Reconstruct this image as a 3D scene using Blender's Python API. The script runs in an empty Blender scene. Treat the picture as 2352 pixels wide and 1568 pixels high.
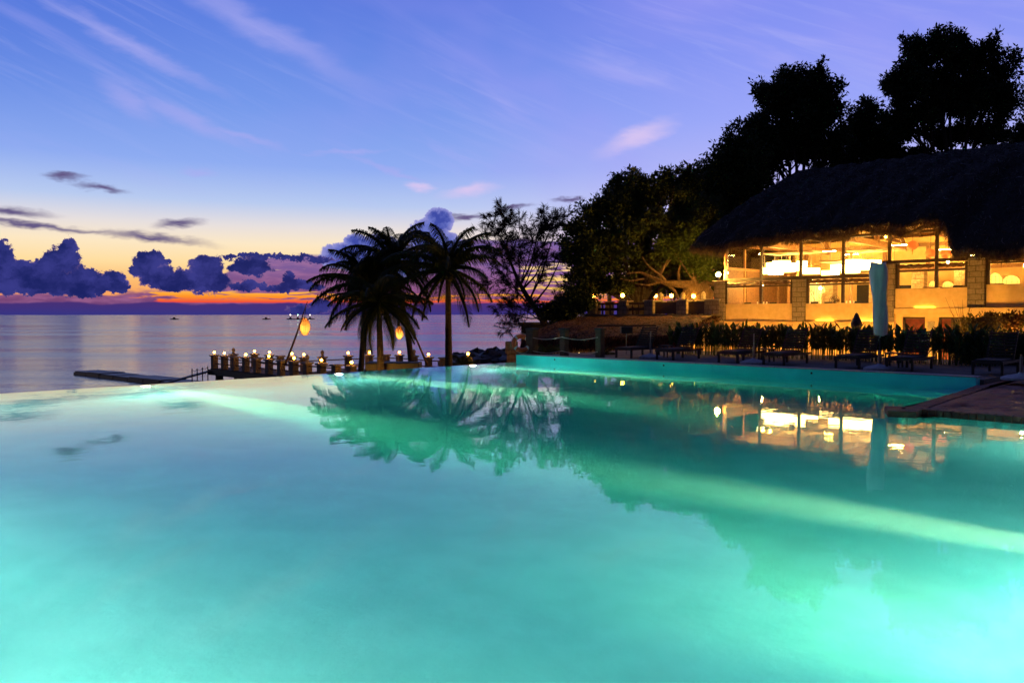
import bpy, math, random
import numpy as np
from mathutils import Vector, Matrix
random.seed(7); rng = np.random.default_rng(11)
S = bpy.context.scene; COL = S.collection
pi = math.pi; R = math.radians
# ------------------------------------------------------------------ camera
CH = 1.75; YAW = R(44.3); PITCH = math.atan(62/1830.)
cd = bpy.data.cameras.new('camera'); cam = bpy.data.objects.new('camera', cd); COL.objects.link(cam)
cam.location = (0, 0, CH); cam.rotation_euler = (pi/2-PITCH, 0, YAW)
cd.sensor_width = 36; cd.lens = 36*1830/2352.; cd.clip_end = 20000; cd.clip_start = .05
S.camera = cam
S.view_settings.view_transform = 'Standard'; S.view_settings.look = 'None'
S.view_settings.exposure = 0; S.view_settings.gamma = 1
S.render.engine = 'CYCLES'
cy = S.cycles
cy.use_denoising = True; cy.max_bounces = 10; cy.diffuse_bounces = 3; cy.glossy_bounces = 4
cy.transmission_bounces = 6; cy.transparent_max_bounces = 16; cy.volume_bounces = 1
cy.caustics_reflective = False; cy.caustics_refractive = True
cy.sample_clamp_indirect = 25; cy.blur_glossy = .5
# pixel of the 2352 px wide photograph -> direction; used to survey the place
def ray(x, y):
    r = (x-1176)/1830.; u = -(y-784)/1830.
    fw = math.cos(PITCH)+u*math.sin(PITCH); up = u*math.cos(PITCH)-math.sin(PITCH)
    return Vector((r*math.cos(YAW)-fw*math.sin(YAW), r*math.sin(YAW)+fw*math.cos(YAW), up))
EYE = Vector((0, 0, CH))
def onZ(x, y, z): d = ray(x, y); return EYE+d*((z-CH)/d.z)
def onY(x, y, Y): d = ray(x, y); return EYE+d*(Y/d.y)
def onX(x, y, X): d = ray(x, y); return EYE+d*(X/d.x)
def atD(x, y, D):
    d = ray(x, y); d0 = d.x*-math.sin(YAW)+d.y*math.cos(YAW); return EYE+d*(D/d0)
def lin(c, k=1.):
    return tuple([k*(((v/255.+.055)/1.055)**2.4 if v > 10.3 else v/255./12.92) for v in c])+(1,)
# ------------------------------------------------------------------ node helpers
class NT:
    def __init__(s, nt): s.nt = nt; s.nt.nodes.clear()
    def n(s, t, **k):
        o = s.nt.nodes.new(t)
        for a, b in k.items(): setattr(o, a, b)
        return o
    def put(s, sock, v):
        if isinstance(v, bpy.types.NodeSocket): s.nt.links.new(v, sock)
        elif v is not None: sock.default_value = v
    def m(s, op, a, b=None, c=None):
        o = s.n('ShaderNodeMath', operation=op)
        for i, v in enumerate((a, b, c)):
            if v is not None: s.put(o.inputs[i], v)
        return o.outputs[0]
    def vm(s, op, a, b=None, c=None, out=0):
        o = s.n('ShaderNodeVectorMath', operation=op)
        for i, v in enumerate((a, b, c)):
            if v is not None: s.put(o.inputs[i], v)
        return o.outputs[out]
    def ss(s, x, a, b, lo=0., hi=1., kind='SMOOTHSTEP'):
        o = s.n('ShaderNodeMapRange', interpolation_type=kind, clamp=True)
        for i, v in enumerate((x, a, b, lo, hi)): s.put(o.inputs[i], v)
        return o.outputs[0]
    def mix(s, f, a, b, mode='MIX'):
        o = s.n('ShaderNodeMix', data_type='RGBA', blend_type=mode)
        s.put(o.inputs[0], f); s.put(o.inputs[6], a); s.put(o.inputs[7], b)
        return o.outputs[2]
    def ramp(s, x, st):
        o = s.n('ShaderNodeValToRGB'); el = o.color_ramp.elements
        while len(el) > 1: el.remove(el[-1])
        el[0].position = st[0][0]; el[0].color = st[0][1]
        for p, c in st[1:]:
            e = el.new(p); e.color = c
        s.put(o.inputs[0], x); return o.outputs[0]
    def noise(s, v, scale=5., detail=4., rough=.5, dist=0., out=0):
        o = s.n('ShaderNodeTexNoise'); s.put(o.inputs['Vector'], v); o.inputs['Scale'].default_value = scale
        o.inputs['Detail'].default_value = detail; o.inputs['Roughness'].default_value = rough
        o.inputs['Distortion'].default_value = dist; return o.outputs[out]
    def xyz(s, x, y, z=0.):
        o = s.n('ShaderNodeCombineXYZ')
        for i, v in enumerate((x, y, z)): s.put(o.inputs[i], v)
        return o.outputs[0]
    def sep(s, v):
        o = s.n('ShaderNodeSeparateXYZ'); s.put(o.inputs[0], v); return o.outputs
# ------------------------------------------------------------------ dusk sky (world)
W = bpy.data.worlds.new('World'); S.world = W; W.use_nodes = True
def build_sky():
    t = NT(W.node_tree)
    tc = t.n('ShaderNodeTexCoord')
    rot = t.n('ShaderNodeVectorRotate', rotation_type='Z_AXIS'); t.put(rot.inputs['Vector'], tc.outputs['Generated'])
    rot.inputs['Angle'].default_value = -YAW
    x, y, z = t.sep(rot.outputs[0])
    az = t.m('MULTIPLY', t.m('ARCTAN2', x, y), 1830.)       # units: 1/1830 rad
    el = t.m('MULTIPLY', t.m('ARCSINE', z), 1830.)
    P = t.xyz(az, el, 0.)
    def ae(px, py):
        dx = px-1176
        return math.atan(dx/1830)*1830, math.atan((722-py)/math.hypot(1830, dx))*1830
    en = t.m('DIVIDE', el, 1100.)
    L = lambda y: (722-y)/1100.
    base = t.ramp(en, [(0, lin((225, 120, 95))), (L(695), lin((250, 150, 80))), (L(650), lin((252, 190, 115))), (L(612), lin((255, 222, 160))),
        (L(570), lin((253, 232, 196))), (L(530), lin((232, 224, 222))), (L(480), lin((184, 203, 240))), (L(400), lin((138, 170, 241))),
        (L(270), lin((100, 143, 232))), (L(120), lin((70, 116, 222))), (L(0), lin((58, 96, 214))), (.8, lin((30, 55, 150))), (1, lin((20, 35, 105)))])
    right = t.ramp(en, [(0, lin((190, 105, 140))), (L(690), lin((245, 150, 120))), (L(640), lin((255, 190, 120))), (L(590), lin((240, 200, 200))),
        (L(500), lin((208, 200, 246))), (L(430), lin((190, 186, 248))), (L(300), lin((154, 164, 250))), (L(150), lin((128, 142, 244))), (L(0), lin((112, 126, 236))),
        (.8, lin((45, 50, 140))), (1, lin((25, 30, 100)))])
    c = t.mix(t.ss(az, -350., 650.), base, right)
    deep = t.m('MULTIPLY', t.ss(az, -550., -1100.), t.ss(el, 250., 750.))
    c = t.mix(t.m('MULTIPLY', deep, .7), c, lin((0, 84, 208)))
    # cirrus veils
    a2 = t.m('ADD', t.m('MULTIPLY', az, .93), t.m('MULTIPLY', el, -.36)); e2 = t.m('ADD', t.m('MULTIPLY', az, .36), t.m('MULTIPLY', el, .93))
    ci = t.noise(t.xyz(t.m('DIVIDE', a2, 520.), t.m('DIVIDE', e2, 90.), 3.), 1., 5., .55, .6)
    big = t.noise(t.xyz(t.m('DIVIDE', az, 700.), t.m('DIVIDE', el, 350.), 8.), 1., 2., .5)
    cm = t.m('MULTIPLY', t.ss(ci, .5, .78), t.ss(big, .35, .65))
    cm = t.m('MULTIPLY', cm, t.ss(el, 180., 330.))
    c = t.mix(t.m('MULTIPLY', cm, .5), c, lin((180, 174, 246)))
    fib = t.noise(t.xyz(t.m('DIVIDE', a2, 330.), t.m('DIVIDE', e2, 24.), 13.), 1., 6., .62, .8)
    fm = t.m('MULTIPLY', t.m('MULTIPLY', t.ss(fib, .48, .72), t.ss(big, .4, .6)), t.ss(el, 200., 380.))
    c = t.mix(t.m('MULTIPLY', fm, .17), c, lin((188, 190, 248)))
    soft = t.noise(t.xyz(t.m('DIVIDE', az, 480.), t.m('DIVIDE', el, 300.), 21.), 1., 3., .5)
    c = t.mix(t.m('MULTIPLY', t.ss(soft, .45, .75), t.m('MULTIPLY', t.ss(az, -900., 300.), .5)), c, lin((160, 152, 246)))
    c = t.mix(t.ss(el, 120., 420., 0., .16), c, lin((172, 188, 246)))
    # distortion for cloud edges
    nd = t.noise(t.vm('MULTIPLY', P, (1/26., 1/26., 0)), 1., 8., .70, 0., 1)
    nd = t.vm('SUBTRACT', nd, (.5, .5, .5))
    def blobs(lst, amp):
        Pd = t.vm('ADD', P, t.vm('MULTIPLY', nd, (amp, amp, 0)))
        cur = None
        for px, py, rx, ry in lst:
            a0, e0 = ae(px, py)
            q = t.vm('MULTIPLY_ADD', Pd, (1/rx, 1/ry, 0), (-a0/rx, -e0/ry, 0))
            d = t.m('SUBTRACT', 1., t.vm('LENGTH', q, out=1))
            cur = d if cur is None else t.m('MAXIMUM', cur, d)
        return cur
    # streaked white wisps
    Ps = t.vm('ADD', P, t.vm('MULTIPLY', t.vm('SUBTRACT', t.noise(t.vm('MULTIPLY', P, (1/110., 1/40., 0)), 1., 4., .6, 0., 1), (.5, .5, .5)), (70, 45, 0)))
    def wisps(c, lst, col, k):
        cur = None
        for px, py, L_, w_, ang in lst:
            a0, e0 = ae(px, py); ca, sa = math.cos(R(ang)), math.sin(R(ang))
            q = t.vm('SUBTRACT', Ps, (a0, e0, 0))
            u = t.m('DIVIDE', t.vm('DOT_PRODUCT', q, (ca, sa, 0), out=1), L_)
            v = t.m('DIVIDE', t.vm('DOT_PRODUCT', q, (-sa, ca, 0), out=1), w_)
            d = t.m('SUBTRACT', 1., t.m('SQRT', t.m('ADD', t.m('MULTIPLY', u, u), t.m('MULTIPLY', v, v))))
            cur = d if cur is None else t.m('MAXIMUM', cur, d)
        return t.mix(t.m('MULTIPLY', t.ss(cur, -.1, 1.), k), c, col)
    c = wisps(c, [(300, 235, 80, 34, -38), (440, 280, 170, 26, -20), (560, 315, 120, 14, -14), (600, 70, 330, 38, -24), (320, 120, 240, 22, -22),
        (800, 352, 110, 8, 4), (900, 395, 130, 10, -18), (464, 398, 38, 14, 0)], lin((172, 172, 240)), .55)
    c = wisps(c, [(1080, 440, 85, 20, 10), (960, 435, 40, 12, -10), (1460, 320, 110, 30, 20)], lin((222, 200, 240)), .8)
    c = wisps(c, [(160, 407, 48, 9, 0), (240, 432, 60, 9, -8), (415, 516, 62, 12, 6), (350, 545, 150, 12, -5), (20, 486, 110, 14, 0), (80, 520, 260, 9, -2),
        (1075, 500, 62, 8, 4), (1300, 460, 45, 7, 8), (1180, 478, 60, 5, 3)], lin((98, 86, 132)), 1.)
    # mauve stratus deck low over the sea with burning gaps
    nb = t.noise(t.xyz(t.m('DIVIDE', az, 120.), t.m('DIVIDE', el, 26.), 1.), 1., 4., .6)
    top = t.ramp(t.ss(az, -1000., 1000., kind='LINEAR'), [(0, (.20,)*3+(1,)), (.13, (.23,)*3+(1,)), (.17, (.26,)*3+(1,)), (.21, (.60,)*3+(1,)), (.3, (.62,)*3+(1,)), (.4, (.78,)*3+(1,)), (.5, (.78,)*3+(1,)), (.58, (.8,)*3+(1,)), (1, (.6,)*3+(1,))])
    topv = t.m('MULTIPLY', top, 215.)
    lim = t.m('ADD', topv, t.m('MULTIPLY', t.m('SUBTRACT', nb, .5), 50.))
    st = t.ss(t.m('SUBTRACT', lim, el), -3., 6.)
    mauve = t.ramp(t.m('DIVIDE', el, 220.), [(0, lin((66, 50, 120))), (.2, lin((120, 66, 120))), (.45, lin((110, 76, 150))), (.8, lin((86, 78, 160))), (1, lin((120, 110, 190)))])
    nm = t.noise(t.xyz(t.m('DIVIDE', az, 60.), t.m('DIVIDE', el, 12.), 5.), 1., 4., .6)
    mauve = t.mix(t.ss(nm, .35, .7), mauve, t.mix(.5, mauve, lin((170, 110, 160))))
    c = t.mix(t.m('MULTIPLY', st, .95), c, mauve)
    gp = t.noise(t.xyz(t.m('DIVIDE', az, 105.), t.m('DIVIDE', el, 8.), 9.), 1., 6., .62, .5)
    zone = t.m('MULTIPLY', t.ss(el, 22., 27.), t.ss(el, 62., 44.))
    zone = t.m('MULTIPLY', t.m('MULTIPLY', zone, t.ss(az, -1000., -700.)), t.ss(az, -250., -500., 1., 1.17))
    zr = t.m('MULTIPLY', t.m('MULTIPLY', t.ss(el, 28., 45.), t.ss(el, 150., 110.)), t.ss(az, -160., 60.))
    zm = t.m('MULTIPLY', t.m('MULTIPLY', t.ss(el, 86., 92.), t.ss(el, 112., 104.)), t.m('MULTIPLY', t.ss(az, -620., -560.), .75))
    zone = t.m('MAXIMUM', zone, t.m('MAXIMUM', t.m('MULTIPLY', zr, .95), zm))
    gap = t.ss(t.m('MULTIPLY', gp, zone), .45, .53)
    fire = t.ramp(t.m('DIVIDE', el, 150.), [(0, lin((225, 60, 70))), (.18, lin((240, 80, 60))), (.26, lin((255, 150, 40))), (.38, lin((255, 205, 90))), (.7, lin((255, 215, 150))), (1, lin((255, 225, 190)))])
    c = t.mix(gap, c, fire)
    # haze bank on the horizon
    hb = t.noise(t.xyz(t.m('DIVIDE', az, 90.), 0., 2.), 1., 3., .5)
    c = t.mix(t.ss(t.m('SUBTRACT', t.m('ADD', 13., t.m('MULTIPLY', hb, 22.)), el), -2., 3.), c, t.ramp(t.m('DIVIDE', el, 40.), [(0, lin((54, 52, 130))), (.6, lin((70, 48, 118))), (1, lin((96, 50, 110)))]))
    # distant blue towers behind the palms
    d2 = blobs([(1008, 508, 36, 30), (985, 542, 50, 42), (1020, 580, 60, 50), (930, 600, 70, 40), (822, 560, 32, 24), (800, 590, 64, 34), (870, 570, 50, 34)], 34)
    m2 = t.ss(d2, .0, .1)
    c = t.mix(m2, c, t.mix(t.ss(d2, 0., .45), lin((150, 150, 215)), t.mix(t.ss(t.noise(t.vm('ADD', t.vm('MULTIPLY', P, (1/30., 1/26., 0)), nd), 1., 5., .6), .38, .62), lin((58, 74, 165)), lin((104, 116, 198)))))
    # dark cumulus
    d1 = blobs([(7, 590, 30, 32), (16, 628, 56, 34), (60, 655, 120, 26), (161, 572, 21, 26), (146, 598, 38, 32), (112, 612, 30, 24), (84, 634, 60, 30), (60, 612, 26, 16), (-60, 620, 60, 50),
        (150, 652, 60, 26), (195, 644, 38, 32), (215, 666, 40, 14), (259, 647, 33, 24), (271, 662, 22, 14), (349, 604, 34, 32), (325, 618, 24, 18), (368, 636, 52, 28), (406, 650, 50, 22),
        (474, 618, 40, 34), (470, 646, 62, 32), (383, 602, 12, 10), (576, 615, 56, 20), (598, 604, 14, 14), (569, 658, 48, 11), (640, 662, 60, 8), (690, 656, 62, 15), (664, 642, 17, 16), (700, 712, 50, 14), (735, 705, 30, 20), (640, 592, 150, 8)], 58)
    m1 = t.ss(d1, .07, .17)
    puff = t.noise(t.vm('ADD', t.vm('MULTIPLY', P, (1/55., 1/42., 0)), t.vm('MULTIPLY', nd, (.9, .9, 0))), 1., 6., .62)
    body = t.mix(t.ss(puff, .36, .66), lin((22, 34, 100)), lin((54, 58, 136)))
    body = t.mix(t.m('MULTIPLY', t.ss(puff, .56, .7), t.ss(d1, .4, .05)), body, lin((126, 104, 160)))
    rim = t.ss(d1, .07, .24)
    c = t.mix(m1, c, t.mix(rim, lin((120, 92, 140)), body))
    # the sky behind and below is darker at dusk
    back = t.ss(y, -.2, .75, .13, 1.)
    low = t.ss(z, -.02, 0., .3, 1.)
    k = t.m('MULTIPLY', back, low)
    bg = t.n('ShaderNodeBackground'); t.put(bg.inputs[0], c); t.put(bg.inputs[1], k)
    sky = t.n('ShaderNodeTexSky', sky_type='NISHITA'); sky.sun_disc = False
    sky.sun_elevation = R(0.); sky.sun_rotation = -YAW; sky.air_density = 1.4; sky.ozone_density = 3
    b2 = t.n('ShaderNodeBackground'); t.put(b2.inputs[0], sky.outputs[0]); b2.inputs[1].default_value = .006
    ad = t.n('ShaderNodeAddShader'); t.nt.links.new(bg.outputs[0], ad.inputs[0]); t.nt.links.new(b2.outputs[0], ad.inputs[1])
    o = t.n('ShaderNodeOutputWorld'); t.nt.links.new(ad.outputs[0], o.inputs[0])
build_sky()
# ------------------------------------------------------------------ materials
MATS = {}
def pmat(name, col, rough=.7, col2=None, ns=6., bump=0., bs=30., metallic=0., stretch=(1, 1, 1), emis=None, es=0., spec=.5, trans=0., nlo=.35, nhi=.65, backcol=None):
    m = bpy.data.materials.new(name); m.use_nodes = True; t = NT(m.node_tree)
    b = t.n('ShaderNodeBsdfPrincipled'); o = t.n('ShaderNodeOutputMaterial'); t.nt.links.new(b.outputs[0], o.inputs[0])
    tc = t.n('ShaderNodeTexCoord'); v = t.vm('MULTIPLY', tc.outputs['Object'], stretch)
    c4 = tuple(col)+(1,)
    if col2:
        f = t.ss(t.noise(v, ns, 5., .6), nlo, nhi)
        c = t.mix(f, c4, tuple(col2)+(1,)); t.put(b.inputs['Base Color'], c)
    else: b.inputs['Base Color'].default_value = c4
    b.inputs['Roughness'].default_value = rough; b.inputs['Metallic'].default_value = metallic
    b.inputs['Specular IOR Level'].default_value = spec
    if bump:
        bn = t.n('ShaderNodeBump'); bn.inputs['Strength'].default_value = bump; bn.inputs['Distance'].default_value = .05
        t.put(bn.inputs['Height'], t.noise(v, bs, 5., .6)); t.nt.links.new(bn.outputs[0], b.inputs['Normal'])
    if emis:
        b.inputs['Emission Color'].default_value = tuple(emis)+(1,); b.inputs['Emission Strength'].default_value = es
    MATS[name] = m; return m
def stonemat(name, c1, c2, mortar, bw=.55, bh=.28, ms=.02, bump=.8, floor=False, rough=.85):
    m = bpy.data.materials.new(name); m.use_nodes = True; t = NT(m.node_tree)
    b = t.n('ShaderNodeBsdfPrincipled'); o = t.n('ShaderNodeOutputMaterial'); t.nt.links.new(b.outputs[0], o.inputs[0])
    tc = t.n('ShaderNodeTexCoord'); x, y, z = t.sep(tc.outputs['Object'])
    nz = t.noise(tc.outputs['Object'], 2.5, 3., .5, 0., 1); nz = t.vm('MULTIPLY', t.vm('SUBTRACT', nz, (.5, .5, .5)), (.08, .08, .08))
    v = t.xyz(x, y, 0.) if floor else t.xyz(t.m('ADD', x, y), z, 0.)
    v = t.vm('ADD', v, nz) if not floor else v
    br = t.n('ShaderNodeTexBrick'); t.put(br.inputs['Vector'], v)
    br.inputs['Color1'].default_value = tuple(c1)+(1,); br.inputs['Color2'].default_value = tuple(c2)+(1,); br.inputs['Mortar'].default_value = tuple(mortar)+(1,)
    br.inputs['Scale'].default_value = 1.; br.inputs['Mortar Size'].default_value = ms; br.inputs['Mortar Smooth'].default_value = .3
    br.inputs['Brick Width'].default_value = bw; br.inputs['Row Height'].default_value = bh
    n = t.noise(tc.outputs['Object'], 9., 6., .65)
    c = t.mix(t.ss(n, .3, .7, .1, .8), br.outputs[0], (c1[0]*.45, c1[1]*.42, c1[2]*.4, 1)); t.put(b.inputs['Base Color'], c)
    b.inputs['Roughness'].default_value = rough
    h = t.m('ADD', t.m('MULTIPLY', n, .6), t.m('MULTIPLY', t.m('SUBTRACT', 1., br.outputs[1]), .8))
    bn = t.n('ShaderNodeBump'); bn.inputs['Strength'].default_value = bump; bn.inputs['Distance'].default_value = .03
    t.put(bn.inputs['Height'], h); t.nt.links.new(bn.outputs[0], b.inputs['Normal'])
    MATS[name] = m; return m
def glassmat(name, tint=(1, 1, 1)):
    m = bpy.data.materials.new(name); m.use_nodes = True; t = NT(m.node_tree)
    tr = t.n('ShaderNodeBsdfTransparent'); tr.inputs[0].default_value = tuple(tint)+(1,)
    g = t.n('ShaderNodeBsdfGlossy'); g.inputs['Roughness'].default_value = .02
    f = t.n('ShaderNodeFresnel'); f.inputs[0].default_value = 1.45
    mx = t.n('ShaderNodeMixShader'); t.nt.links.new(f.outputs[0], mx.inputs[0]); t.nt.links.new(tr.outputs[0], mx.inputs[1]); t.nt.links.new(g.outputs[0], mx.inputs[2])
    o = t.n('ShaderNodeOutputMaterial'); t.nt.links.new(mx.outputs[0], o.inputs[0]); MATS[name] = m; return m
def emat(name, col, s):
    m = bpy.data.materials.new(name); m.use_nodes = True; t = NT(m.node_tree)
    e = t.n('ShaderNodeEmission'); e.inputs[0].default_value = tuple(col)+(1,); e.inputs[1].default_value = s
    o = t.n('ShaderNodeOutputMaterial'); t.nt.links.new(e.outputs[0], o.inputs[0]); MATS[name] = m; return m
def leafmat(name, col, col2):
    m = bpy.data.materials.new(name); m.use_nodes = True; t = NT(m.node_tree)
    tc = t.n('ShaderNodeTexCoord'); c = t.mix(t.ss(t.noise(tc.outputs['Object'], 1.2, 3., .6), .35, .65), tuple(col)+(1,), tuple(col2)+(1,))
    d = t.n('ShaderNodeBsdfPrincipled'); t.put(d.inputs['Base Color'], c); d.inputs['Roughness'].default_value = .6; d.inputs['Specular IOR Level'].default_value = .15
    tl = t.n('ShaderNodeBsdfTranslucent'); t.put(tl.inputs[0], c)
    mx = t.n('ShaderNodeMixShader'); mx.inputs[0].default_value = .2; t.nt.links.new(d.outputs[0], mx.inputs[1]); t.nt.links.new(tl.outputs[0], mx.inputs[2])
    o = t.n('ShaderNodeOutputMaterial'); t.nt.links.new(mx.outputs[0], o.inputs[0]); MATS[name] = m; return m
WARM = (1., .60, .20); WARMW = (1., .74, .38)
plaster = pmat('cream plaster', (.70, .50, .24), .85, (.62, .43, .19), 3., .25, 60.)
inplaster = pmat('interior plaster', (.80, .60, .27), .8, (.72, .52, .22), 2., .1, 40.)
wood = pmat('dark stained wood', (.035, .018, .010), .55, (.06, .03, .016), 5., .3, 40., stretch=(1, 1, 6))
timber = pmat('honey timber', (.36, .2, .08), .55, (.24, .12, .045), 3., .3, 30., stretch=(6, 1, 6))
louver = pmat('slatted brown panel', (.2, .1, .04), .6, (.13, .06, .025), 6., .3, 30.)
blackwood = pmat('black wood', (.012, .011, .012), .6, (.02, .018, .018), 8., .3, 40.)
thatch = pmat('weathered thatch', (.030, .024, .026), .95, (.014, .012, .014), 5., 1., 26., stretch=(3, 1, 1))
straw = pmat('straw', (.046, .042, .056), .9, (.018, .016, .022), 9.)
strawwarm = pmat('brown straw', (.16, .07, .035), .9, (.02, .009, .006), 5., 1., 40., stretch=(3, 1, 1), nlo=.42, nhi=.58)
stone = stonemat('rough stone blocks', (.30, .25, .19), (.24, .2, .15), (.05, .04, .03))
postst = stonemat('post stone', (.34, .27, .18), (.28, .2, .13), (.1, .07, .05), .3, .2, .012)
capst = pmat('carved pale stone', (.42, .36, .27), .85, (.3, .25, .18), 12., .5, 40.)
glass = glassmat('window glass', (.97, .96, .93))
leafA = leafmat('fig leaves', (.055, .075, .02), (.03, .045, .014))
leafB = leafmat('dark leaves', (.04, .06, .022), (.022, .036, .014))
leafC = leafmat('bright fig leaves', (.07, .10, .018), (.04, .065, .012))
leafN = leafmat('needle sprays', (.03, .028, .022), (.02, .02, .016))
leafP = leafmat('palm leaflets', (.05, .065, .018), (.03, .042, .012))
leafH = leafmat('canna leaves', (.045, .09, .03), (.025, .05, .018))
leafR = leafmat('croton leaves', (.14, .05, .02), (.08, .06, .02))
leafG = leafmat('golden shrub leaves', (.16, .12, .03), (.09, .08, .02))
bark = pmat('bark', (.16, .10, .055), .9, (.09, .055, .03), 6., .8, 20., stretch=(2, 2, .6))
darkbark = pmat('dark bark', (.05, .035, .025), .9, (.025, .018, .014), 6., .8, 20.)
palmbark = pmat('palm bark', (.06, .045, .035), .9, (.035, .026, .02), 4., .7, 14., stretch=(.4, .4, 5))
bamboo = pmat('bamboo pole', (.22, .12, .05), .6, (.14, .08, .035), 5.)
rope = pmat('pale rope', (.5, .42, .4), .9, (.35, .28, .28), 60.)
rock = pmat('wet boulder', (.04, .036, .036), .6, (.02, .018, .02), 3., .8, 8.)
groundm = pmat('dark earth', (.05, .04, .028), .95, (.03, .026, .018), .8, .5, 6.)
deckm = pmat('grey paving', (.11, .10, .10), .8, (.07, .065, .065), 2., .4, 20.)
brickm = stonemat('red brick paving', (.46, .09, .03), (.22, .045, .02), (.012, .01, .01), .34, .15, .02, 1., True, .55)
pooltile = pmat('turquoise pool render', (.30, .82, .76), .6, (.20, .70, .64), 1.6, .3, 5.)
wallteal = pmat('teal painted pool wall', (.05, .86, .94), .6, (.04, .76, .84), 1.1, .25, 20.)
coping = pmat('pinkish coping', (.42, .34, .36), .6, (.3, .26, .28), 6., .2, 30.)
orange = pmat('orange ring', (.75, .12, .03), .45)
whitep = pmat('white band', (.8, .78, .76), .5)
canvas = pmat('pale blue canvas', (.84, .74, .72), .85, (.70, .62, .62), 3., .5, 12., stretch=(3, 3, .6))
metal = pmat('dull metal', (.16, .16, .18), .4, metallic=.7)
concrete = pmat('pale concrete base', (.4, .4, .44), .7, (.3, .3, .33), 8., .3, 20.)
plastic = pmat('dock float', (.04, .035, .035), .5, (.06, .05, .045), 4.)
curtain = pmat('white curtain', (.8, .76, .7), .9)
redcloth = pmat('red timber door', (.16, .02, .012), .5, (.09, .012, .008), 4.)
shade = emat('glowing lamp shade', (1., .64, .18), 20.)
dome = emat('glowing dome lamp', (1., .55, .08), 3.2)
globe = emat('glowing globe', (1., .42, .035), 60.)
globe2 = emat('bright flood globe', (1., .48, .06), 3000.)
globep = emat('glowing pier globe', (1., .40, .03), 60.)
def papermat():
    m = bpy.data.materials.new('glowing wicker'); m.use_nodes = True; t = NT(m.node_tree)
    tl = t.n('ShaderNodeBsdfTranslucent'); tl.inputs[0].default_value = (.9, .62, .3, 1); d = t.n('ShaderNodeBsdfDiffuse'); d.inputs[0].default_value = (.6, .42, .2, 1)
    mx = t.n('ShaderNodeMixShader'); mx.inputs[0].default_value = .35; t.nt.links.new(tl.outputs[0], mx.inputs[1]); t.nt.links.new(d.outputs[0], mx.inputs[2])
    o = t.n('ShaderNodeOutputMaterial'); t.nt.links.new(mx.outputs[0], o.inputs[0]); return m
paper = papermat(); lbulb = emat('lantern bulb', (1., .52, .14), 75.)
wicker = pmat('wicker strands', (.35, .2, .08), .8)
redl = pmat('red paper', (.8, .15, .04), .7, emis=(1., .16, .02), es=.7)
striplight = emat('warm strip', (1., .62, .2), 16.)
poolens = emat('pool lamp lens', (1., .92, .66), 14.)
boatl = emat('green white lamp', (.4, 1., .6), 25.); boatw = emat('white boat lamp', (1., .85, .7), 20.)
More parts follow.
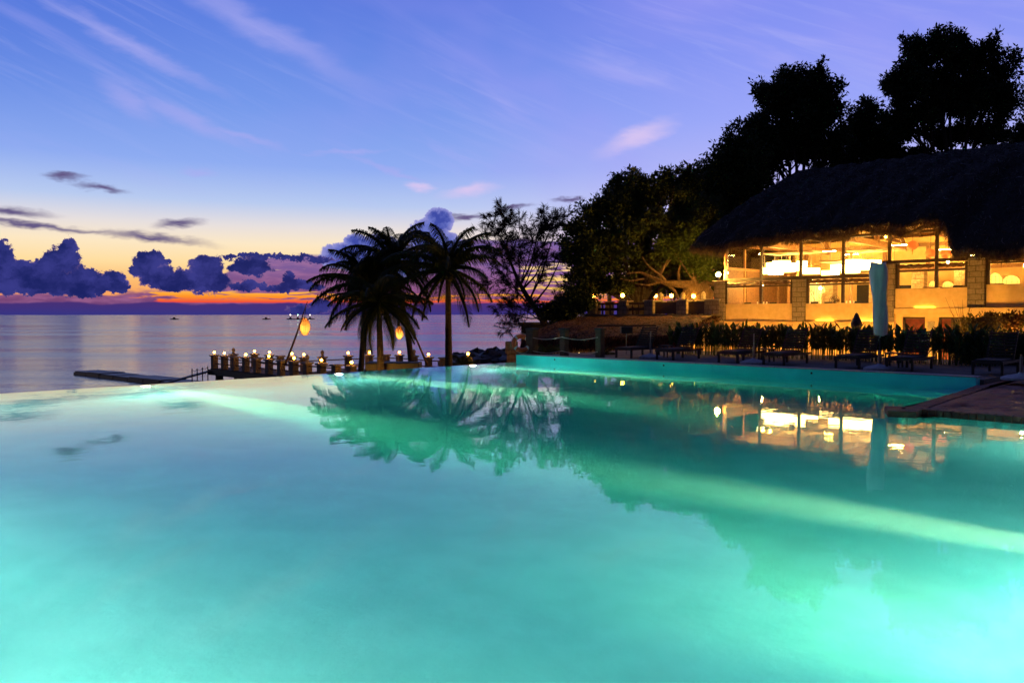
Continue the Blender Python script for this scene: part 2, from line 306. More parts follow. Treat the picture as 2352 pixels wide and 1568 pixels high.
# ------------------------------------------------------------------ mesh helpers
class MB:
    def __init__(s): s.v = []; s.f = []
    def add(s, v, f): k = len(s.v); s.v += [tuple(p) for p in v]; s.f += [tuple(i+k for i in q) for q in f]; return s
    def box(s, x0, x1, y0, y1, z0, z1, rz=0., ch=0.):
        cx, cy_, = (x0+x1)/2, (y0+y1)/2; hx, hy = abs(x1-x0)/2, abs(y1-y0)/2
        z0, z1 = min(z0, z1), max(z0, z1)
        c = math.cos(rz); sn = math.sin(rz)
        if ch <= 0:
            pts = [(-hx, -hy), (hx, -hy), (hx, hy), (-hx, hy)]
            rings = [(pts, z0), (pts, z1)]
        else:
            q = [(-hx+ch, -hy), (hx-ch, -hy), (hx, -hy+ch), (hx, hy-ch), (hx-ch, hy), (-hx+ch, hy), (-hx, hy-ch), (-hx, -hy+ch)]
            sh = [(a*(1-ch/hx), b*(1-ch/hy)) for a, b in q]
            rings = [(sh, z0), (q, z0+ch), (q, z1-ch), (sh, z1)]
        n = len(rings[0][0]); v = []; f = []
        for P, z in rings:
            for a, b in P: v.append((cx+a*c-b*sn, cy_+a*sn+b*c, z))
        for k in range(len(rings)-1):
            for i in range(n): f.append((k*n+i, k*n+(i+1) % n, (k+1)*n+(i+1) % n, (k+1)*n+i))
        f.append(tuple(range(n))[::-1]); f.append(tuple(range((len(rings)-1)*n, len(rings)*n)))
        return s.add(v, f)
    def tube(s, pts, rad, n=8, cap=True):
        pts = [Vector(p) for p in pts]
        if not hasattr(rad, '__len__'): rad = [rad]*len(pts)
        v = []; f = []; up = Vector((.01, .02, 1)).normalized()
        for i, p in enumerate(pts):
            d = (pts[min(i+1, len(pts)-1)]-pts[max(i-1, 0)])
            d = d.normalized() if d.length > 1e-9 else Vector((0, 0, 1))
            if abs(d.dot(up)) > .97: a = d.cross(Vector((1, 0, 0)))
            else: a = d.cross(up)
            a.normalize(); b = d.cross(a)
            if i and (a.dot(pa) < 0): a = -a; b = -b
            pa = a
            for k in range(n):
                w = 2*pi*k/n; v.append(p+(a*math.cos(w)+b*math.sin(w))*rad[i])
        for i in range(len(pts)-1):
            for k in range(n): f.append((i*n+k, i*n+(k+1) % n, (i+1)*n+(k+1) % n, (i+1)*n+k))
        if cap: f.append(tuple(range(n))[::-1]); f.append(tuple(range((len(pts)-1)*n, len(pts)*n)))
        return s.add(v, f)
    def beam(s, a, b, w, h):
        a = Vector(a); b = Vector(b); d = (b-a).normalized()
        sd = d.cross(Vector((0, 0, 1))); sd = sd.normalized() if sd.length > .01 else Vector((1, 0, 0)); up = sd.cross(d)
        v = []
        for p in (a, b):
            for i, j in ((-1, -1), (1, -1), (1, 1), (-1, 1)): v.append(p+sd*w/2*i+up*h/2*j)
        return s.add(v, [(0, 1, 5, 4), (1, 2, 6, 5), (2, 3, 7, 6), (3, 0, 4, 7), (3, 2, 1, 0), (4, 5, 6, 7)])
    def lathe(s, c, prof, n=16, sq=0.):
        v = []; f = []
        for r, z in prof:
            for k in range(n): w = 2*pi*k/n; v.append((c[0]+r*math.cos(w), c[1]+r*math.sin(w), c[2]+z))
        for i in range(len(prof)-1):
            for k in range(n): f.append((i*n+k, i*n+(k+1) % n, (i+1)*n+(k+1) % n, (i+1)*n+k))
        f.append(tuple(range(n))[::-1]); f.append(tuple(range((len(prof)-1)*n, len(prof)*n)))
        return s.add(v, f)
    def ball(s, c, r, n=12, sz=1.):
        return s.lathe(c, [(r*math.sin(pi*i/8)+1e-4, -r*sz*math.cos(pi*i/8)) for i in range(9)], n)
    def prism(s, poly, z0, z1):
        n = len(poly); v = [(x, y, z0) for x, y in poly]+[(x, y, z1) for x, y in poly]
        f = [(i, (i+1) % n, n+(i+1) % n, n+i) for i in range(n)]; f.append(tuple(range(n))[::-1]); f.append(tuple(range(n, 2*n)))
        return s.add(v, f)
    def quads(s, arr):
        k = len(s.v); a = np.asarray(arr); s.v += [tuple(p) for p in a.reshape(-1, 3)]
        s.f += [(k+4*i, k+4*i+1, k+4*i+2, k+4*i+3) for i in range(len(a))]; return s
    def build(s, name, mat, parent=None, smooth=False):
        me = bpy.data.meshes.new(name); off = Vector((0, 0, 0))
        if parent is not None:
            p = parent
            while p is not None: off = off+p.location; p = p.parent
        if off.length: vv = [(a-off.x, b-off.y, c-off.z) for a, b, c in s.v]
        else: vv = s.v
        me.from_pydata(vv, [], s.f); me.materials.append(mat)
        if smooth: me.polygons.foreach_set('use_smooth', [True]*len(me.polygons))
        me.update()
        o = bpy.data.objects.new(name, me); COL.objects.link(o)
        if parent is not None: o.parent = parent
        return o
def quads_obj(name, Q, mat, parent=None):
    Q = np.asarray(Q, dtype=np.float32); n = len(Q)
    me = bpy.data.meshes.new(name); off = np.zeros(3)
    p = parent
    while p is not None: off += np.array(p.location); p = p.parent
    V = (Q.reshape(-1, 3)-off).astype(np.float32)
    me.vertices.add(4*n); me.vertices.foreach_set('co', V.ravel())
    me.loops.add(4*n); me.loops.foreach_set('vertex_index', np.arange(4*n, dtype=np.int32))
    me.polygons.add(n); me.polygons.foreach_set('loop_start', np.arange(0, 4*n, 4, dtype=np.int32)); me.polygons.foreach_set('loop_total', np.full(n, 4, np.int32))
    me.materials.append(mat); me.update(calc_edges=True)
    o = bpy.data.objects.new(name, me); COL.objects.link(o)
    if parent is not None: o.parent = parent
    return o
def tag(o, label, cat, group=None):
    o['label'] = label; o['category'] = cat
    if group: o['group'] = group
    return o
def thing(name, label, cat, loc=(0, 0, 0), group=None):
    o = bpy.data.objects.new(name, None); o.empty_display_size = .3; COL.objects.link(o); o.location = loc
    return tag(o, label, cat, group)
def struct(name, mb, mat, label=None):
    o = mb.build(name, mat) if isinstance(mb, MB) else mb; o['kind'] = 'structure'; return o
def dup(root, loc, rz=None, label=None, name=None):
    r = root.copy(); COL.objects.link(r); r.location = loc
    if rz is not None: r.rotation_euler = (0, 0, rz)
    if label: r['label'] = label
    for ch in root.children:
        c = ch.copy(); COL.objects.link(c); c.parent = r
        for g in ch.children:
            d = g.copy(); COL.objects.link(d); d.parent = c
    return r
def leaves(C, n, spread, L, Wd, droop=0., flat=1.):
    """n leaves round each centre of C (k,3): slender quads, random way round"""
    C = np.asarray(C, float); k = len(C)*n; c = np.repeat(C, n, 0)
    sp = rng.normal(0, 1, (k, 3)); sp /= np.maximum(np.linalg.norm(sp, axis=1, keepdims=True), 1e-6); sp *= (rng.random((k, 1))**.5)*spread; sp[:, 2] *= flat
    c = c+sp; d = rng.normal(0, 1, (k, 3))+sp*.8/spread; d[:, 2] -= droop; d /= np.linalg.norm(d, axis=1, keepdims=True)
    s = np.cross(d, rng.normal(0, 1, (k, 3))); s /= np.maximum(np.linalg.norm(s, axis=1, keepdims=True), 1e-6)
    l = (L*(.6+.8*rng.random((k, 1)))); w = Wd*(.6+.8*rng.random((k, 1)))
    return np.stack([c, c+d*l*.5+s*w*.5, c+d*l, c+d*l*.5-s*w*.5], 1)
exec_order = None
# ================================================================== SETTING
def wavewater():
    m = bpy.data.materials.new('sea water'); m.use_nodes = True; t = NT(m.node_tree)
    b = t.n('ShaderNodeBsdfPrincipled'); o = t.n('ShaderNodeOutputMaterial'); t.nt.links.new(b.outputs[0], o.inputs[0])
    b.inputs['Base Color'].default_value = (.01, .025, .07, 1); b.inputs['IOR'].default_value = 1.5
    g = t.n('ShaderNodeNewGeometry'); pos = g.outputs['Position']
    v = t.n('ShaderNodeVectorRotate', rotation_type='Z_AXIS'); t.put(v.inputs['Vector'], pos); v.inputs['Angle'].default_value = -YAW
    big = t.noise(t.vm('MULTIPLY', v.outputs[0], (.01, .035, 0)), 1., 4., .6)
    t.put(b.inputs['Roughness'], t.ss(big, .4, .62, .08, .22))
    h = t.m('ADD', t.noise(t.vm('MULTIPLY', v.outputs[0], (.5, 1.2, 0)), 1., 4., .55), t.m('MULTIPLY', t.noise(t.vm('MULTIPLY', v.outputs[0], (.05, .14, 0)), 1., 3., .5), 2.))
    bn = t.n('ShaderNodeBump'); bn.inputs['Strength'].default_value = .4; bn.inputs['Distance'].default_value = .13
    t.put(bn.inputs['Height'], h); t.nt.links.new(bn.outputs[0], b.inputs['Normal']); return m
struct('sea', MB().box(-9000, 9000, -6000, 12000, -9, -4), wavewater())
# ground: height field
def gh(X, Y):
    s = lambda a, b, x: min(1, max(0, (x-a)/(b-a)))
    sm = lambda t: t*t*(3-2*t)
    z = -2.3
    z += 4.0*sm(s(45, 52, Y))*sm(s(-40, -33, X))
    z -= 3.2*sm(s(-40, -47, X)) if Y < 60 else 3.2*sm(s(-38, -46, X))
    z -= 4*sm(s(0, 1, (Y-62-.3*(X+30))/20.))*sm(s(-20, -40, X))
    return z
gx = np.concatenate([np.linspace(-75, 60, 110)]); gy = np.linspace(-60, 160, 120)
v = [(x, y, gh(x, y)+.12*math.sin(x*1.3+y*.7)*math.cos(y*.9)) for y in gy for x in gx]
n_ = len(gx); f = [(j*n_+i, j*n_+i+1, (j+1)*n_+i+1, (j+1)*n_+i) for j in range(len(gy)-1) for i in range(n_-1)]
# leave the ground open under the pool basin
f = [q for q in f if not (all(-21.5 < v[i][0] < 2.5 and -.5 < v[i][1] < 22 for i in q))]
struct('ground', MB().add(v, f), groundm)
# pool ------------------------------------------------------------
XL, XR, YN, YF, PD = -20.26, .6, .4, 21.0, -1.5
edge = [onZ((2500+a/2.255)/1.50638, (1000+b/2.255)/1.50638, .1) for a, b in ((1965, 780), (1850, 808), (1700, 850), (1550, 900), (1450, 935), (1400, 957), (1362, 975))]
dk = [(-5.15, 21.0)]+[(p.x, p.y) for p in edge[1:-1]]+[(-4.95, 14.9), (-4.8, 14.8)]
deckpoly = dk+[(12., 14.8), (12., 40.), (-5.15, 40.)]
pts_w = [(a+.05, b+.05) for a, b in dk]
water_poly = [(XL-.14, YN-.05), (XR+.05, YN-.05), (XR+.05, 14.85)]+pts_w[::-1]+[(-5.1, YF+.04), (XL-.14, YF+.04)]
b = MB(); b.box(XL-.4, XR+.5, YN-.5, YF+.5, PD-.3, PD)
b.box(XL-.34, XL, YN-.5, YF, PD-.001, -.02)
b.box(XL, XR+.5, YN-.5, YN, PD-.002, -.03); b.box(XR, XR+.5, YN, 14.82, PD-.003, -.03)
struct('pool_basin', b, pooltile)
b = MB(); b.prism(dk+[(XR+.4, 14.8), (XR+.4, YF+.3), (-5.15, YF+.3)], PD-.004, -.03); struct('pool_side', b, pooltile)
def poolwater():
    m = bpy.data.materials.new('pool water'); m.use_nodes = True; t = NT(m.node_tree)
    g = t.n('ShaderNodeBsdfGlass'); g.inputs['IOR'].default_value = 1.33
    g.inputs['Color'].default_value = (1, 1, 1, 1)
    ge = t.n('ShaderNodeNewGeometry'); p = ge.outputs['Position']
    t.put(g.inputs['Roughness'], t.ss(t.noise(p, .35, 2., .5), .35, .65, .0, .03))
    h = t.m('ADD', t.noise(t.vm('MULTIPLY', p, (1.1, 1.1, 0)), 1., 3., .5), t.m('MULTIPLY', t.noise(t.vm('MULTIPLY', p, (5, 5, 0)), 1., 3., .5), .12))
    bn = t.n('ShaderNodeBump'); bn.inputs['Strength'].default_value = .2; bn.inputs['Distance'].default_value = .012
    t.put(bn.inputs['Height'], h); t.nt.links.new(bn.outputs[0], g.inputs['Normal'])
    pv = t.n('ShaderNodeVolumePrincipled'); pv.inputs['Color'].default_value = (.62, .97, .96, 1); pv.inputs['Density'].default_value = .20
    pv.inputs['Anisotropy'].default_value = .3
    ab = t.n('ShaderNodeVolumeAbsorption'); ab.inputs['Color'].default_value = (.0, .915, .965, 1); ab.inputs['Density'].default_value = .20
    ad = t.n('ShaderNodeAddShader'); t.nt.links.new(pv.outputs[0], ad.inputs[0]); t.nt.links.new(ab.outputs[0], ad.inputs[1])
    o = t.n('ShaderNodeOutputMaterial'); t.nt.links.new(g.outputs[0], o.inputs[0]); t.nt.links.new(ad.outputs[0], o.inputs[1]); return m
struct('pool_water', MB().prism(water_poly, PD-.05, 0.), poolwater())
# brick deck and the paving round the pool
b = MB(); b.prism(deckpoly, -.028, .09); struct('brick_paving', b, brickm)
bq_ = []
for j in range(78):
    for i in range(30):
        X0 = -5.0+i*.25+(.125 if j % 2 else 0); Y0 = 14.98+j*.125
        e_x = np.interp(Y0, [c for _, c in dk][::-1], [a for a, _ in dk][::-1]) if Y0 < 21 else -5.1
        if X0 < e_x+.3: continue
        z_ = .094+.004*random.random(); tx, ty = random.uniform(-.006, .006), random.uniform(-.006, .006)
        bq_.append([(X0, Y0, z_-tx-ty), (X0+.238, Y0, z_+tx-ty), (X0+.238, Y0+.113, z_+tx+ty), (X0, Y0+.113, z_-tx+ty)])
struct('brick_course', quads_obj('brick_course', bq_, pmat('laid brick', (.24, .045, .02), .5, (.08, .018, .011), 3.5, .5, 40., nlo=.4, nhi=.6)), None)
b = MB(); P = [Vector((a, c, 0)) for a, c in dk]+[Vector((2, 14.8, 0))]
for i in range(len(P)-1):
    d = P[i+1]-P[i]; L = d.length; n = max(1, round(L/.125)); u = d/L; nn = Vector((u.y, -u.x, 0))
    for k in range(n):
        c = P[i]+u*(L*(k+.5)/n)+Vector((-nn.x, -nn.y, 0))*.09
        if i == 0 and k < 2: continue
        b.box(c.x-.054, c.x+.054, c.y-.13, c.y+.13, .0+.006*random.random(), .112+.008*random.random(), math.atan2(u.y, u.x)+random.uniform(-.03, .03), .008)
struct('paving_edge', b, pmat('edge brick', (.2, .055, .03), .6, (.08, .028, .02), 5., .5, 30.))
struct('near_paving', MB().box(-26, 12, -14, YN-.02, -.25, .1).box(XR+.02, 12, YN, 14.79, -.25, .1), deckm)
struct('sun_deck', MB().box(-20.6, -5.17, 21.36, 30, -2.4, .2), deckm)
# raised wall
w = thing('pool_wall', 'long low turquoise wall rising from the pool with a pinkish coping', 'wall', (-12, 21.2, 0))
MB().box(XL-.02, -5.25, 21.0, 21.35, PD-.1, .262).build('wall_face', wallteal, w)
MB().box(XL-.04, -5.22, 20.985, 21.375, .265, .29, 0, .004).build('coping', coping, w)
b = MB()
for k in range(1, 6): x_ = XL+k*2.5; b.box(x_-.006, x_+.006, 20.982, 21.38, .266, .2915)
b.build('coping_joint', blackwood, w)
for x_ in (-18.4, -13.9, -9.2): MB().tube([(x_, 21.001, .17), (x_, 20.992, .17)], .028, 12).build('overflow_hole', blackwood, w)
st = thing('pool_steps', 'round submerged steps in the pool corner below the brick paving', 'steps', (-5.2, 20, -1.5))
for r_, z_ in ((2.35, -.95), (1.55, -.55), (.85, -.2)):
    pol = [(-5.05+.02*r_-r_*math.cos(a)*.9, 20.0+min(.98, r_*math.sin(a)*.8)) for a in np.linspace(-pi/2, pi/2, 24)]
    MB().prism(pol[::-1], PD-.01, z_).build('step', pooltile, st)
# underwater lamps -------------------------------------------------
def pool_light(p, d, label, power, size=160, blend=.8, beam=0, ang=20, lz=0):
    d = Vector(d).normalized(); t_ = thing('pool_light', label, 'pool light', p, 'lamps set in the pool walls')
    p = Vector(p); MB().tube([p-d*.06, p+d*.012], [.13, .13], 20).build('housing', metal, t_)
    MB().tube([p+d*.013, p+d*.022], [.095, .09], 20).build('lens', poolens, t_)
    ld = bpy.data.lights.new('beam', 'SPOT'); ld.energy = power; ld.color = (1., .93, .74); ld.spot_size = R(size); ld.spot_blend = blend; ld.shadow_soft_size = .09
    ld.energy *= .74
    lo = bpy.data.objects.new('beam', ld); COL.objects.link(lo); lo.parent = t_; lo.location = d*.13; lo.rotation_euler = d.to_track_quat('-Z', 'Y').to_euler()
    if beam:
        l2 = ld.copy(); l2.energy = beam; l2.color = (1., .8, .33); l2.spot_size = R(ang); l2.spot_blend = 1.; l2.shadow_soft_size = .03
        lo = bpy.data.objects.new('core_beam', l2); COL.objects.link(lo); lo.parent = t_; lo.location = d*.13; lo.rotation_euler = d.to_track_quat('-Z', 'Y').to_euler()
for (px, py), pw, lb in (((1080, 838), 900, 'glowing underwater lamp in the infinity edge nearest the raised wall'), ((772, 862), 900, 'glowing underwater lamp in the infinity edge below the palms'),
        ((330, 884), 1000, 'glowing underwater lamp in the infinity edge near the floating dock'), ((-90, 912), 1000, 'underwater lamp in the infinity edge at the far left')):
    q = onX(px, py, XL); pool_light((XL+.02, q.y, -.2), (1, 0, -.012), lb, pw*(.4 if px < 0 else 1), beam=110000 if px > 0 else 0, ang=15)
pool_light((XR-.03, 7.4, -.28), (-1, .0, -.02), 'bright underwater lamp at right throwing a long beam over the pool', 900, beam=36000, ang=15)
pool_light((XR-.03, 5.9, -.7), (-1, -.02, -.12), 'bright underwater lamp glowing in the near right of the pool', 420, beam=2600, ang=42)
pool_light((-4.6, YN+.03, -1.3), (-.1, 1, -.0), 'underwater lamp in the near wall below the viewer', 900)
pool_light((-7.2, YN+.03, -1.0), (0, 1, -.0), 'added underwater fill lamp in the near wall between the two middle ones', 380)  # added to fill the dim stretch between its neighbours
pool_light((-12.5, YN+.03, -1.0), (0, 1, -.0), 'added underwater fill lamp in the near wall, fourth from the right corner', 220)  # extra lamp added as fill for the left of the pool
pool_light((-9.5, YN+.03, -1.15), (0, 1, -.0), 'underwater lamp in the near wall further to the left', 380)
pool_light((-1.9, YN+.03, -1.2), (-.1, 1, 0), 'added underwater fill lamp in the near wall close to the right corner', 900)  # lamp added to spread light over the near water
pool_light((-15.5, YN+.03, -1.15), (.2, 1, -.0), 'underwater lamp at the left end of the near wall', 350)
pool_light((-1.5, 14.72, -.6), (-.3, -1, -.1), 'underwater lamp below the brick paving', 600)
# ================================================================== COAST
def boulder(c, r, sq=.7):
    b = MB(); n = 14; m = 9; v = []; f = []
    ph = [random.uniform(0, 6) for _ in range(6)]
    for j in range(m):
        th = pi*j/(m-1)
        for i in range(n):
            a = 2*pi*i/n
            rr = r*(1+.16*math.sin(2*a+ph[0])+.12*math.sin(3*a+ph[1]+th*2)+.1*math.sin(5*th+ph[2])+.06*random.uniform(-1, 1))
            v.append((c[0]+rr*math.sin(th)*math.cos(a)*1.15, c[1]+rr*math.sin(th)*math.sin(a), c[2]-rr*sq*math.cos(th)))
    for j in range(m-1):
        for i in range(n): f.append((j*n+i, j*n+(i+1) % n, (j+1)*n+(i+1) % n, (j+1)*n+i))
    return b.add(v, f)
k = 0
for i, (px, py, D, r_) in enumerate([(1030, 838, 62, .7), (1052, 829, 66, .9), (1075, 832, 64, 1.0), (1098, 826, 68, 1.15), (1122, 829, 66, 1.1), (1140, 824, 70, 1.2), (1158, 827, 68, 1.1), (1176, 822, 70, 1.2), (1105, 836, 62, .8), (1150, 836, 63, .9), (1194, 826, 70, 1.3), (1128, 818, 74, .9), (1172, 832, 62, .8)]):
    p = atD(px, py, D); o = boulder(p, r_).build('boulder', rock)
    tag(o, ['small dark boulder beside the last palm trunk', 'low flat boulder next in the shore rocks', 'rounded black boulder left of the rock pile middle', 'wide dark boulder in the rock pile middle', 'broad boulder right of the rock pile middle', 'high dark boulder behind the rock pile', 'dark boulder left of the lit stone pillar', 'large boulder just behind the lit stone pillar', 'small front boulder of the rock pile', 'small front boulder nearer the lit pillar', 'boulder at the right end behind the life ring post', 'farthest boulder peeping over the rock pile', 'low boulder at the foot of the lit stone pillar'][i], 'boulder', 'rocks along the shore')
# pier ---------------------------------------------------------------
PZ = -2.53
pr = thing('pier', 'dark wooden pier on piles reaching out over the sea', 'pier', (-50, 30, -4))
b = MB(); 
for k in range(62):
    x = -61.3+k*.31; b.box(x, x+.29, 28.5, 31.8, PZ-.06, PZ)
for k in range(66):
    x = -52.3+k*.31
    if x < -34: b.box(x, x+.29, 31.82 if x < -42 else 28.5, 39.1, PZ-.065, PZ-.004)
b.build('deck', pmat('pier boards', (.11, .08, .055), .8, (.06, .045, .03), 3., .4, 20.), pr)
b = MB(); b.box(-61.35, -34, 28.38, 28.6, PZ-.5, PZ-.07); b.box(-61.35, -52.3, 31.75, 31.95, PZ-.5, PZ-.07); b.box(-61.5, -61.3, 28.38, 31.95, PZ-.5, PZ-.07); b.box(-52.4, -52.2, 31.95, 39.2, PZ-.5, PZ-.07)
b.build('edge_beam', blackwood, pr)
for x in (-60.6, -57.5, -54.2, -51, -47.8, -44.5, -41):
    for y in (28.9, 31.4): MB().box(x-.22, x+.22, y-.22, y+.22, -5, PZ-.08).build('pile', stone, pr)
for x, y in ((-51.8, 38.6), (-48, 38.6), (-44, 38.6), (-51.8, 35)): MB().box(x-.22, x+.22, y-.22, y+.22, -5, PZ-.08).build('pile', stone, pr)
def post_parts(t_, x, y, z, h=1.08, w_=.42, fin=False):
    MB().box(x-w_/2, x+w_/2, y-w_/2, y+w_/2, z, z+h-.12, 0, .015).build('shaft', postst, t_)
    MB().box(x-w_/2-.09, x+w_/2+.09, y-w_/2-.09, y+w_/2+.09, z+h-.118, z+h, 0, .02).build('cap', capst, t_)
    if fin: MB().lathe((x, y, z+h+.002), [(.1, 0), (.14, .08), (.08, .14), (.13, .24), (.14, .34), (.08, .44), (.03, .5)], 12).build('finial', capst, t_)
def globe_lamp(p, label, group, mat, r=.085, stem=.12):
    t_ = thing('globe_lamp', label, 'lamp', p, group); x, y, z = p
    MB().lathe((x, y, z+.003), [(.07, 0), (.07, .02), (.025, .04), (.025, stem)], 10).build('stem', blackwood, t_)
    MB().ball((x, y, z+stem+r*.95), r, 14).build('globe', mat, t_, True)
ordn = ['first', 'second', 'third', 'fourth', 'fifth', 'sixth', 'seventh', 'eighth', 'ninth', 'tenth', 'eleventh', 'twelfth', 'thirteenth', 'fourteenth', 'fifteenth', 'sixteenth']
near = [(-61+1.72*i, 28.7) for i in range(12)]
nl = {0: 'l', 1: 'l', 3: 'l', 5: 'l', 7: 'l', 8: 'f', 9: 'l', 11: 'l'}
far = [(-61, 30.3, 'f'), (-61+1.0, 31.6, 'l'), (-57.6, 31.6, 'l'), (-55.9, 31.6, ''), (-54.2, 31.6, 'l'), (-52.5, 31.6, 'l'), (-52.2, 33.0, 'f'), (-52.2, 35.3, 'l'), (-51.9, 37.0, 'f')]
for (zx, zy, kk) in ((1330, 447, 'l'), (1443, 442, ''), (1533, 445, 'l'), (1632, 450, 'f'), (1730, 460, 'l'), (1830, 462, '')):
    q = onZ((600+zx/1.96)/1.50638, (1000+zy/1.96)/1.50638, PZ+1.1); far.append((q.x, q.y, kk))
rail = []
for i, (x, y) in enumerate(near):
    t_ = thing('stone_post', 'near row stone railing post, %s from the seaward end of the pier' % ordn[i], 'post', (x, y, PZ), 'stone posts of the pier railing')
    k = nl.get(i, ''); post_parts(t_, x, y, PZ, 1.08, .46 if i > 6 else .42, k == 'f')
    if k == 'l': globe_lamp((x, y, PZ+1.08), 'lit globe lamp on near row post %s from the seaward end' % ordn[i], 'lamps on the pier posts', globep)
for i, (x, y, k) in enumerate(far):
    t_ = thing('stone_post', 'far row stone railing post, %s from the seaward end of the pier' % ordn[i], 'post', (x, y, PZ), 'stone posts of the pier railing')
    post_parts(t_, x, y, PZ, 1.1, .42, k == 'f')
    if k == 'l': globe_lamp((x, y, PZ+1.1), 'lit globe lamp on far row post %s from the seaward end' % ordn[i], 'lamps on the pier posts', globep)
def rails(P, label):
    c = Vector(P[0]); t_ = thing('pier_rail', label, 'railing', (c.x, c.y, PZ))
    for i in range(len(P)-1):
        for dz in (.38, .82):
            a = Vector((P[i][0], P[i][1], PZ+dz)); e = Vector((P[i+1][0], P[i+1][1], PZ+dz)); u = (e-a).normalized()*.2
            MB().tube([a+u, (a+e)/2+Vector((0, 0, -.01)), e-u], .045, 7).build('rail', bamboo, t_)
rails(near, 'double bamboo rails between the near row of stone pier posts')
rails([(x, y) for x, y, _ in far], 'double bamboo rails between the far row of stone pier posts')
# gangway + floating dock
g0 = atD(430, 874, 60); 
fd = thing('floating_dock', 'row of dark floating pontoons lying low on the sea', 'floating dock', onZ(300, 860, -4))
A = onZ(200, 852, -3.75); B = onZ(440, 878, -3.75)
u = (B-A); n = 7
for k in range(n):
    a = A+u*(k/n); e = A+u*((k+.96)/n); dd = (e-a).normalized(); s_ = Vector((-dd.y, dd.x, 0))
    wd = 1.25
    lst = [a-s_*wd, e-s_*wd, e+s_*wd, a+s_*wd]; z_ = -3.78+.05*math.sin(k*1.7)
    b = MB(); b.prism([(q.x, q.y) for q in lst], -4.2, z_)
    lst2 = [a-s_*wd*.9, e-s_*wd*.9, e+s_*wd*.9, a+s_*wd*.9]
    b.prism([(q.x, q.y) for q in lst2], z_+.002, z_+.1); b.build('pontoon', plastic, fd)
gw = thing('gangway', 'sloping gangway with rope stanchions between floating dock and pier', 'gangway', (-62, 28, -4))
pa = Vector((-62.9, 25.2, -3.7)); pb = Vector((-61.4, 28.7, -2.7))
MB().beam(pa, pb, 1.2, .1).build('ramp', blackwood, gw)
tops = []
for zx, zy in ((1303, 1398), (1338, 1395), (1374, 1388), (1410, 1380)):
    q = atD((zx/1.96)/1.50638, (600+zy/1.96)/1.50638, 62); MB().tube([q+Vector((0, 0, -.3)), q+Vector((0, 0, .85))], .04, 7).build('stanchion', wood, gw); tops.append(q+Vector((0, 0, .78)))
for i in range(3):
    for dz in (0, -.35):
        a, e = tops[i], tops[i+1]; MB().tube([a+Vector((0, 0, dz)), (a+e)/2+Vector((0, 0, dz-.14)), e+Vector((0, 0, dz))], .018, 5).build('rope', wood, gw)
# leaning bamboo poles with wicker lanterns ---------------------------
def lantern(c, label, h=1.15, r=.36):
    t_ = thing('wicker_lantern', label, 'lantern', c); x, y, z = c
    prof = [(r*(math.sin(pi*(.08+.84*i/10))**.75), -h/2+h*i/10) for i in range(11)]
    MB().lathe((x, y, z), [(a*.96, b_) for a, b_ in prof], 20).build('glow_core', paper, t_, True)
    b = MB()
    for i in range(1, 20):
        q = i/20; rr = r*(math.sin(pi*(.08+.84*q))**.75); zz = z-h/2+h*q
        b.tube([(x+rr*math.cos(a), y+rr*math.sin(a), zz) for a in np.linspace(0, 2*pi, 21)], .011, 4, False)
    for k in range(16):
        w_ = 2*pi*k/16; b.tube([(x+pr_*math.cos(w_)*1.01, y+pr_*math.sin(w_)*1.01, z+zz) for pr_, zz in prof], .009, 4, False)
    b.build('wicker', wicker, t_)
    MB().ball((x, y, z-.14), .1, 12).build('bulb', lbulb, t_)
    MB().tube([(x, y, z+h/2), (x, y, z+h/2+.1)], [.12, .02], 10).build('collar', wicker, t_)
    return t_
p0 = atD(655, 838, 52); p1 = atD(706, 693, 54); top = p1
bp = thing('bamboo_lamp_pole', 'tall leaning bamboo pole rising from the pier and holding a wicker lantern', 'pole', p0)
pm = p0.lerp(p1, .5)+Vector((0, 0, -.12)); MB().tube([p0, p0.lerp(pm, .5), pm, pm.lerp(p1, .5)+Vector((0, 0, .02)), p1], [.075, .07, .06, .045, .025], 8).build('pole', bamboo, bp, True)
lc = atD(700, 750, 53.9); MB().tube([atD(702.5, 704, 53.9), lc+Vector((0, 0, .6))], .02, 5).build('cord', blackwood, bp)
a = atD(686, 745, 53.2); e = lc+Vector((0, 0, -.6)); MB().tube([a, a.lerp(e, .4)+Vector((0, 0, -.3)), e], .015, 5).build('tether', rope, bp)
lantern(lc, 'large glowing wicker lantern hanging from the leaning pole over the pier', 1.15, .37)
p0 = atD(982, 838, 49); p1 = atD(925, 700, 50)
bp = thing('bamboo_lamp_pole', 'pale leaning bamboo pole behind the palms carrying a half hidden lantern', 'pole', p0)
MB().tube([p0, p0.lerp(p1, .5)+Vector((0, 0, -.1)), p1], [.07, .055, .025], 8).build('pole', bamboo, bp, True)
lc2 = atD(917, 764, 49.8); MB().tube([p1, lc2+Vector((0, 0, .5))], .02, 5).build('cord', blackwood, bp)
lantern(lc2, 'glowing wicker lantern half hidden among the palm fronds', .8, .26)
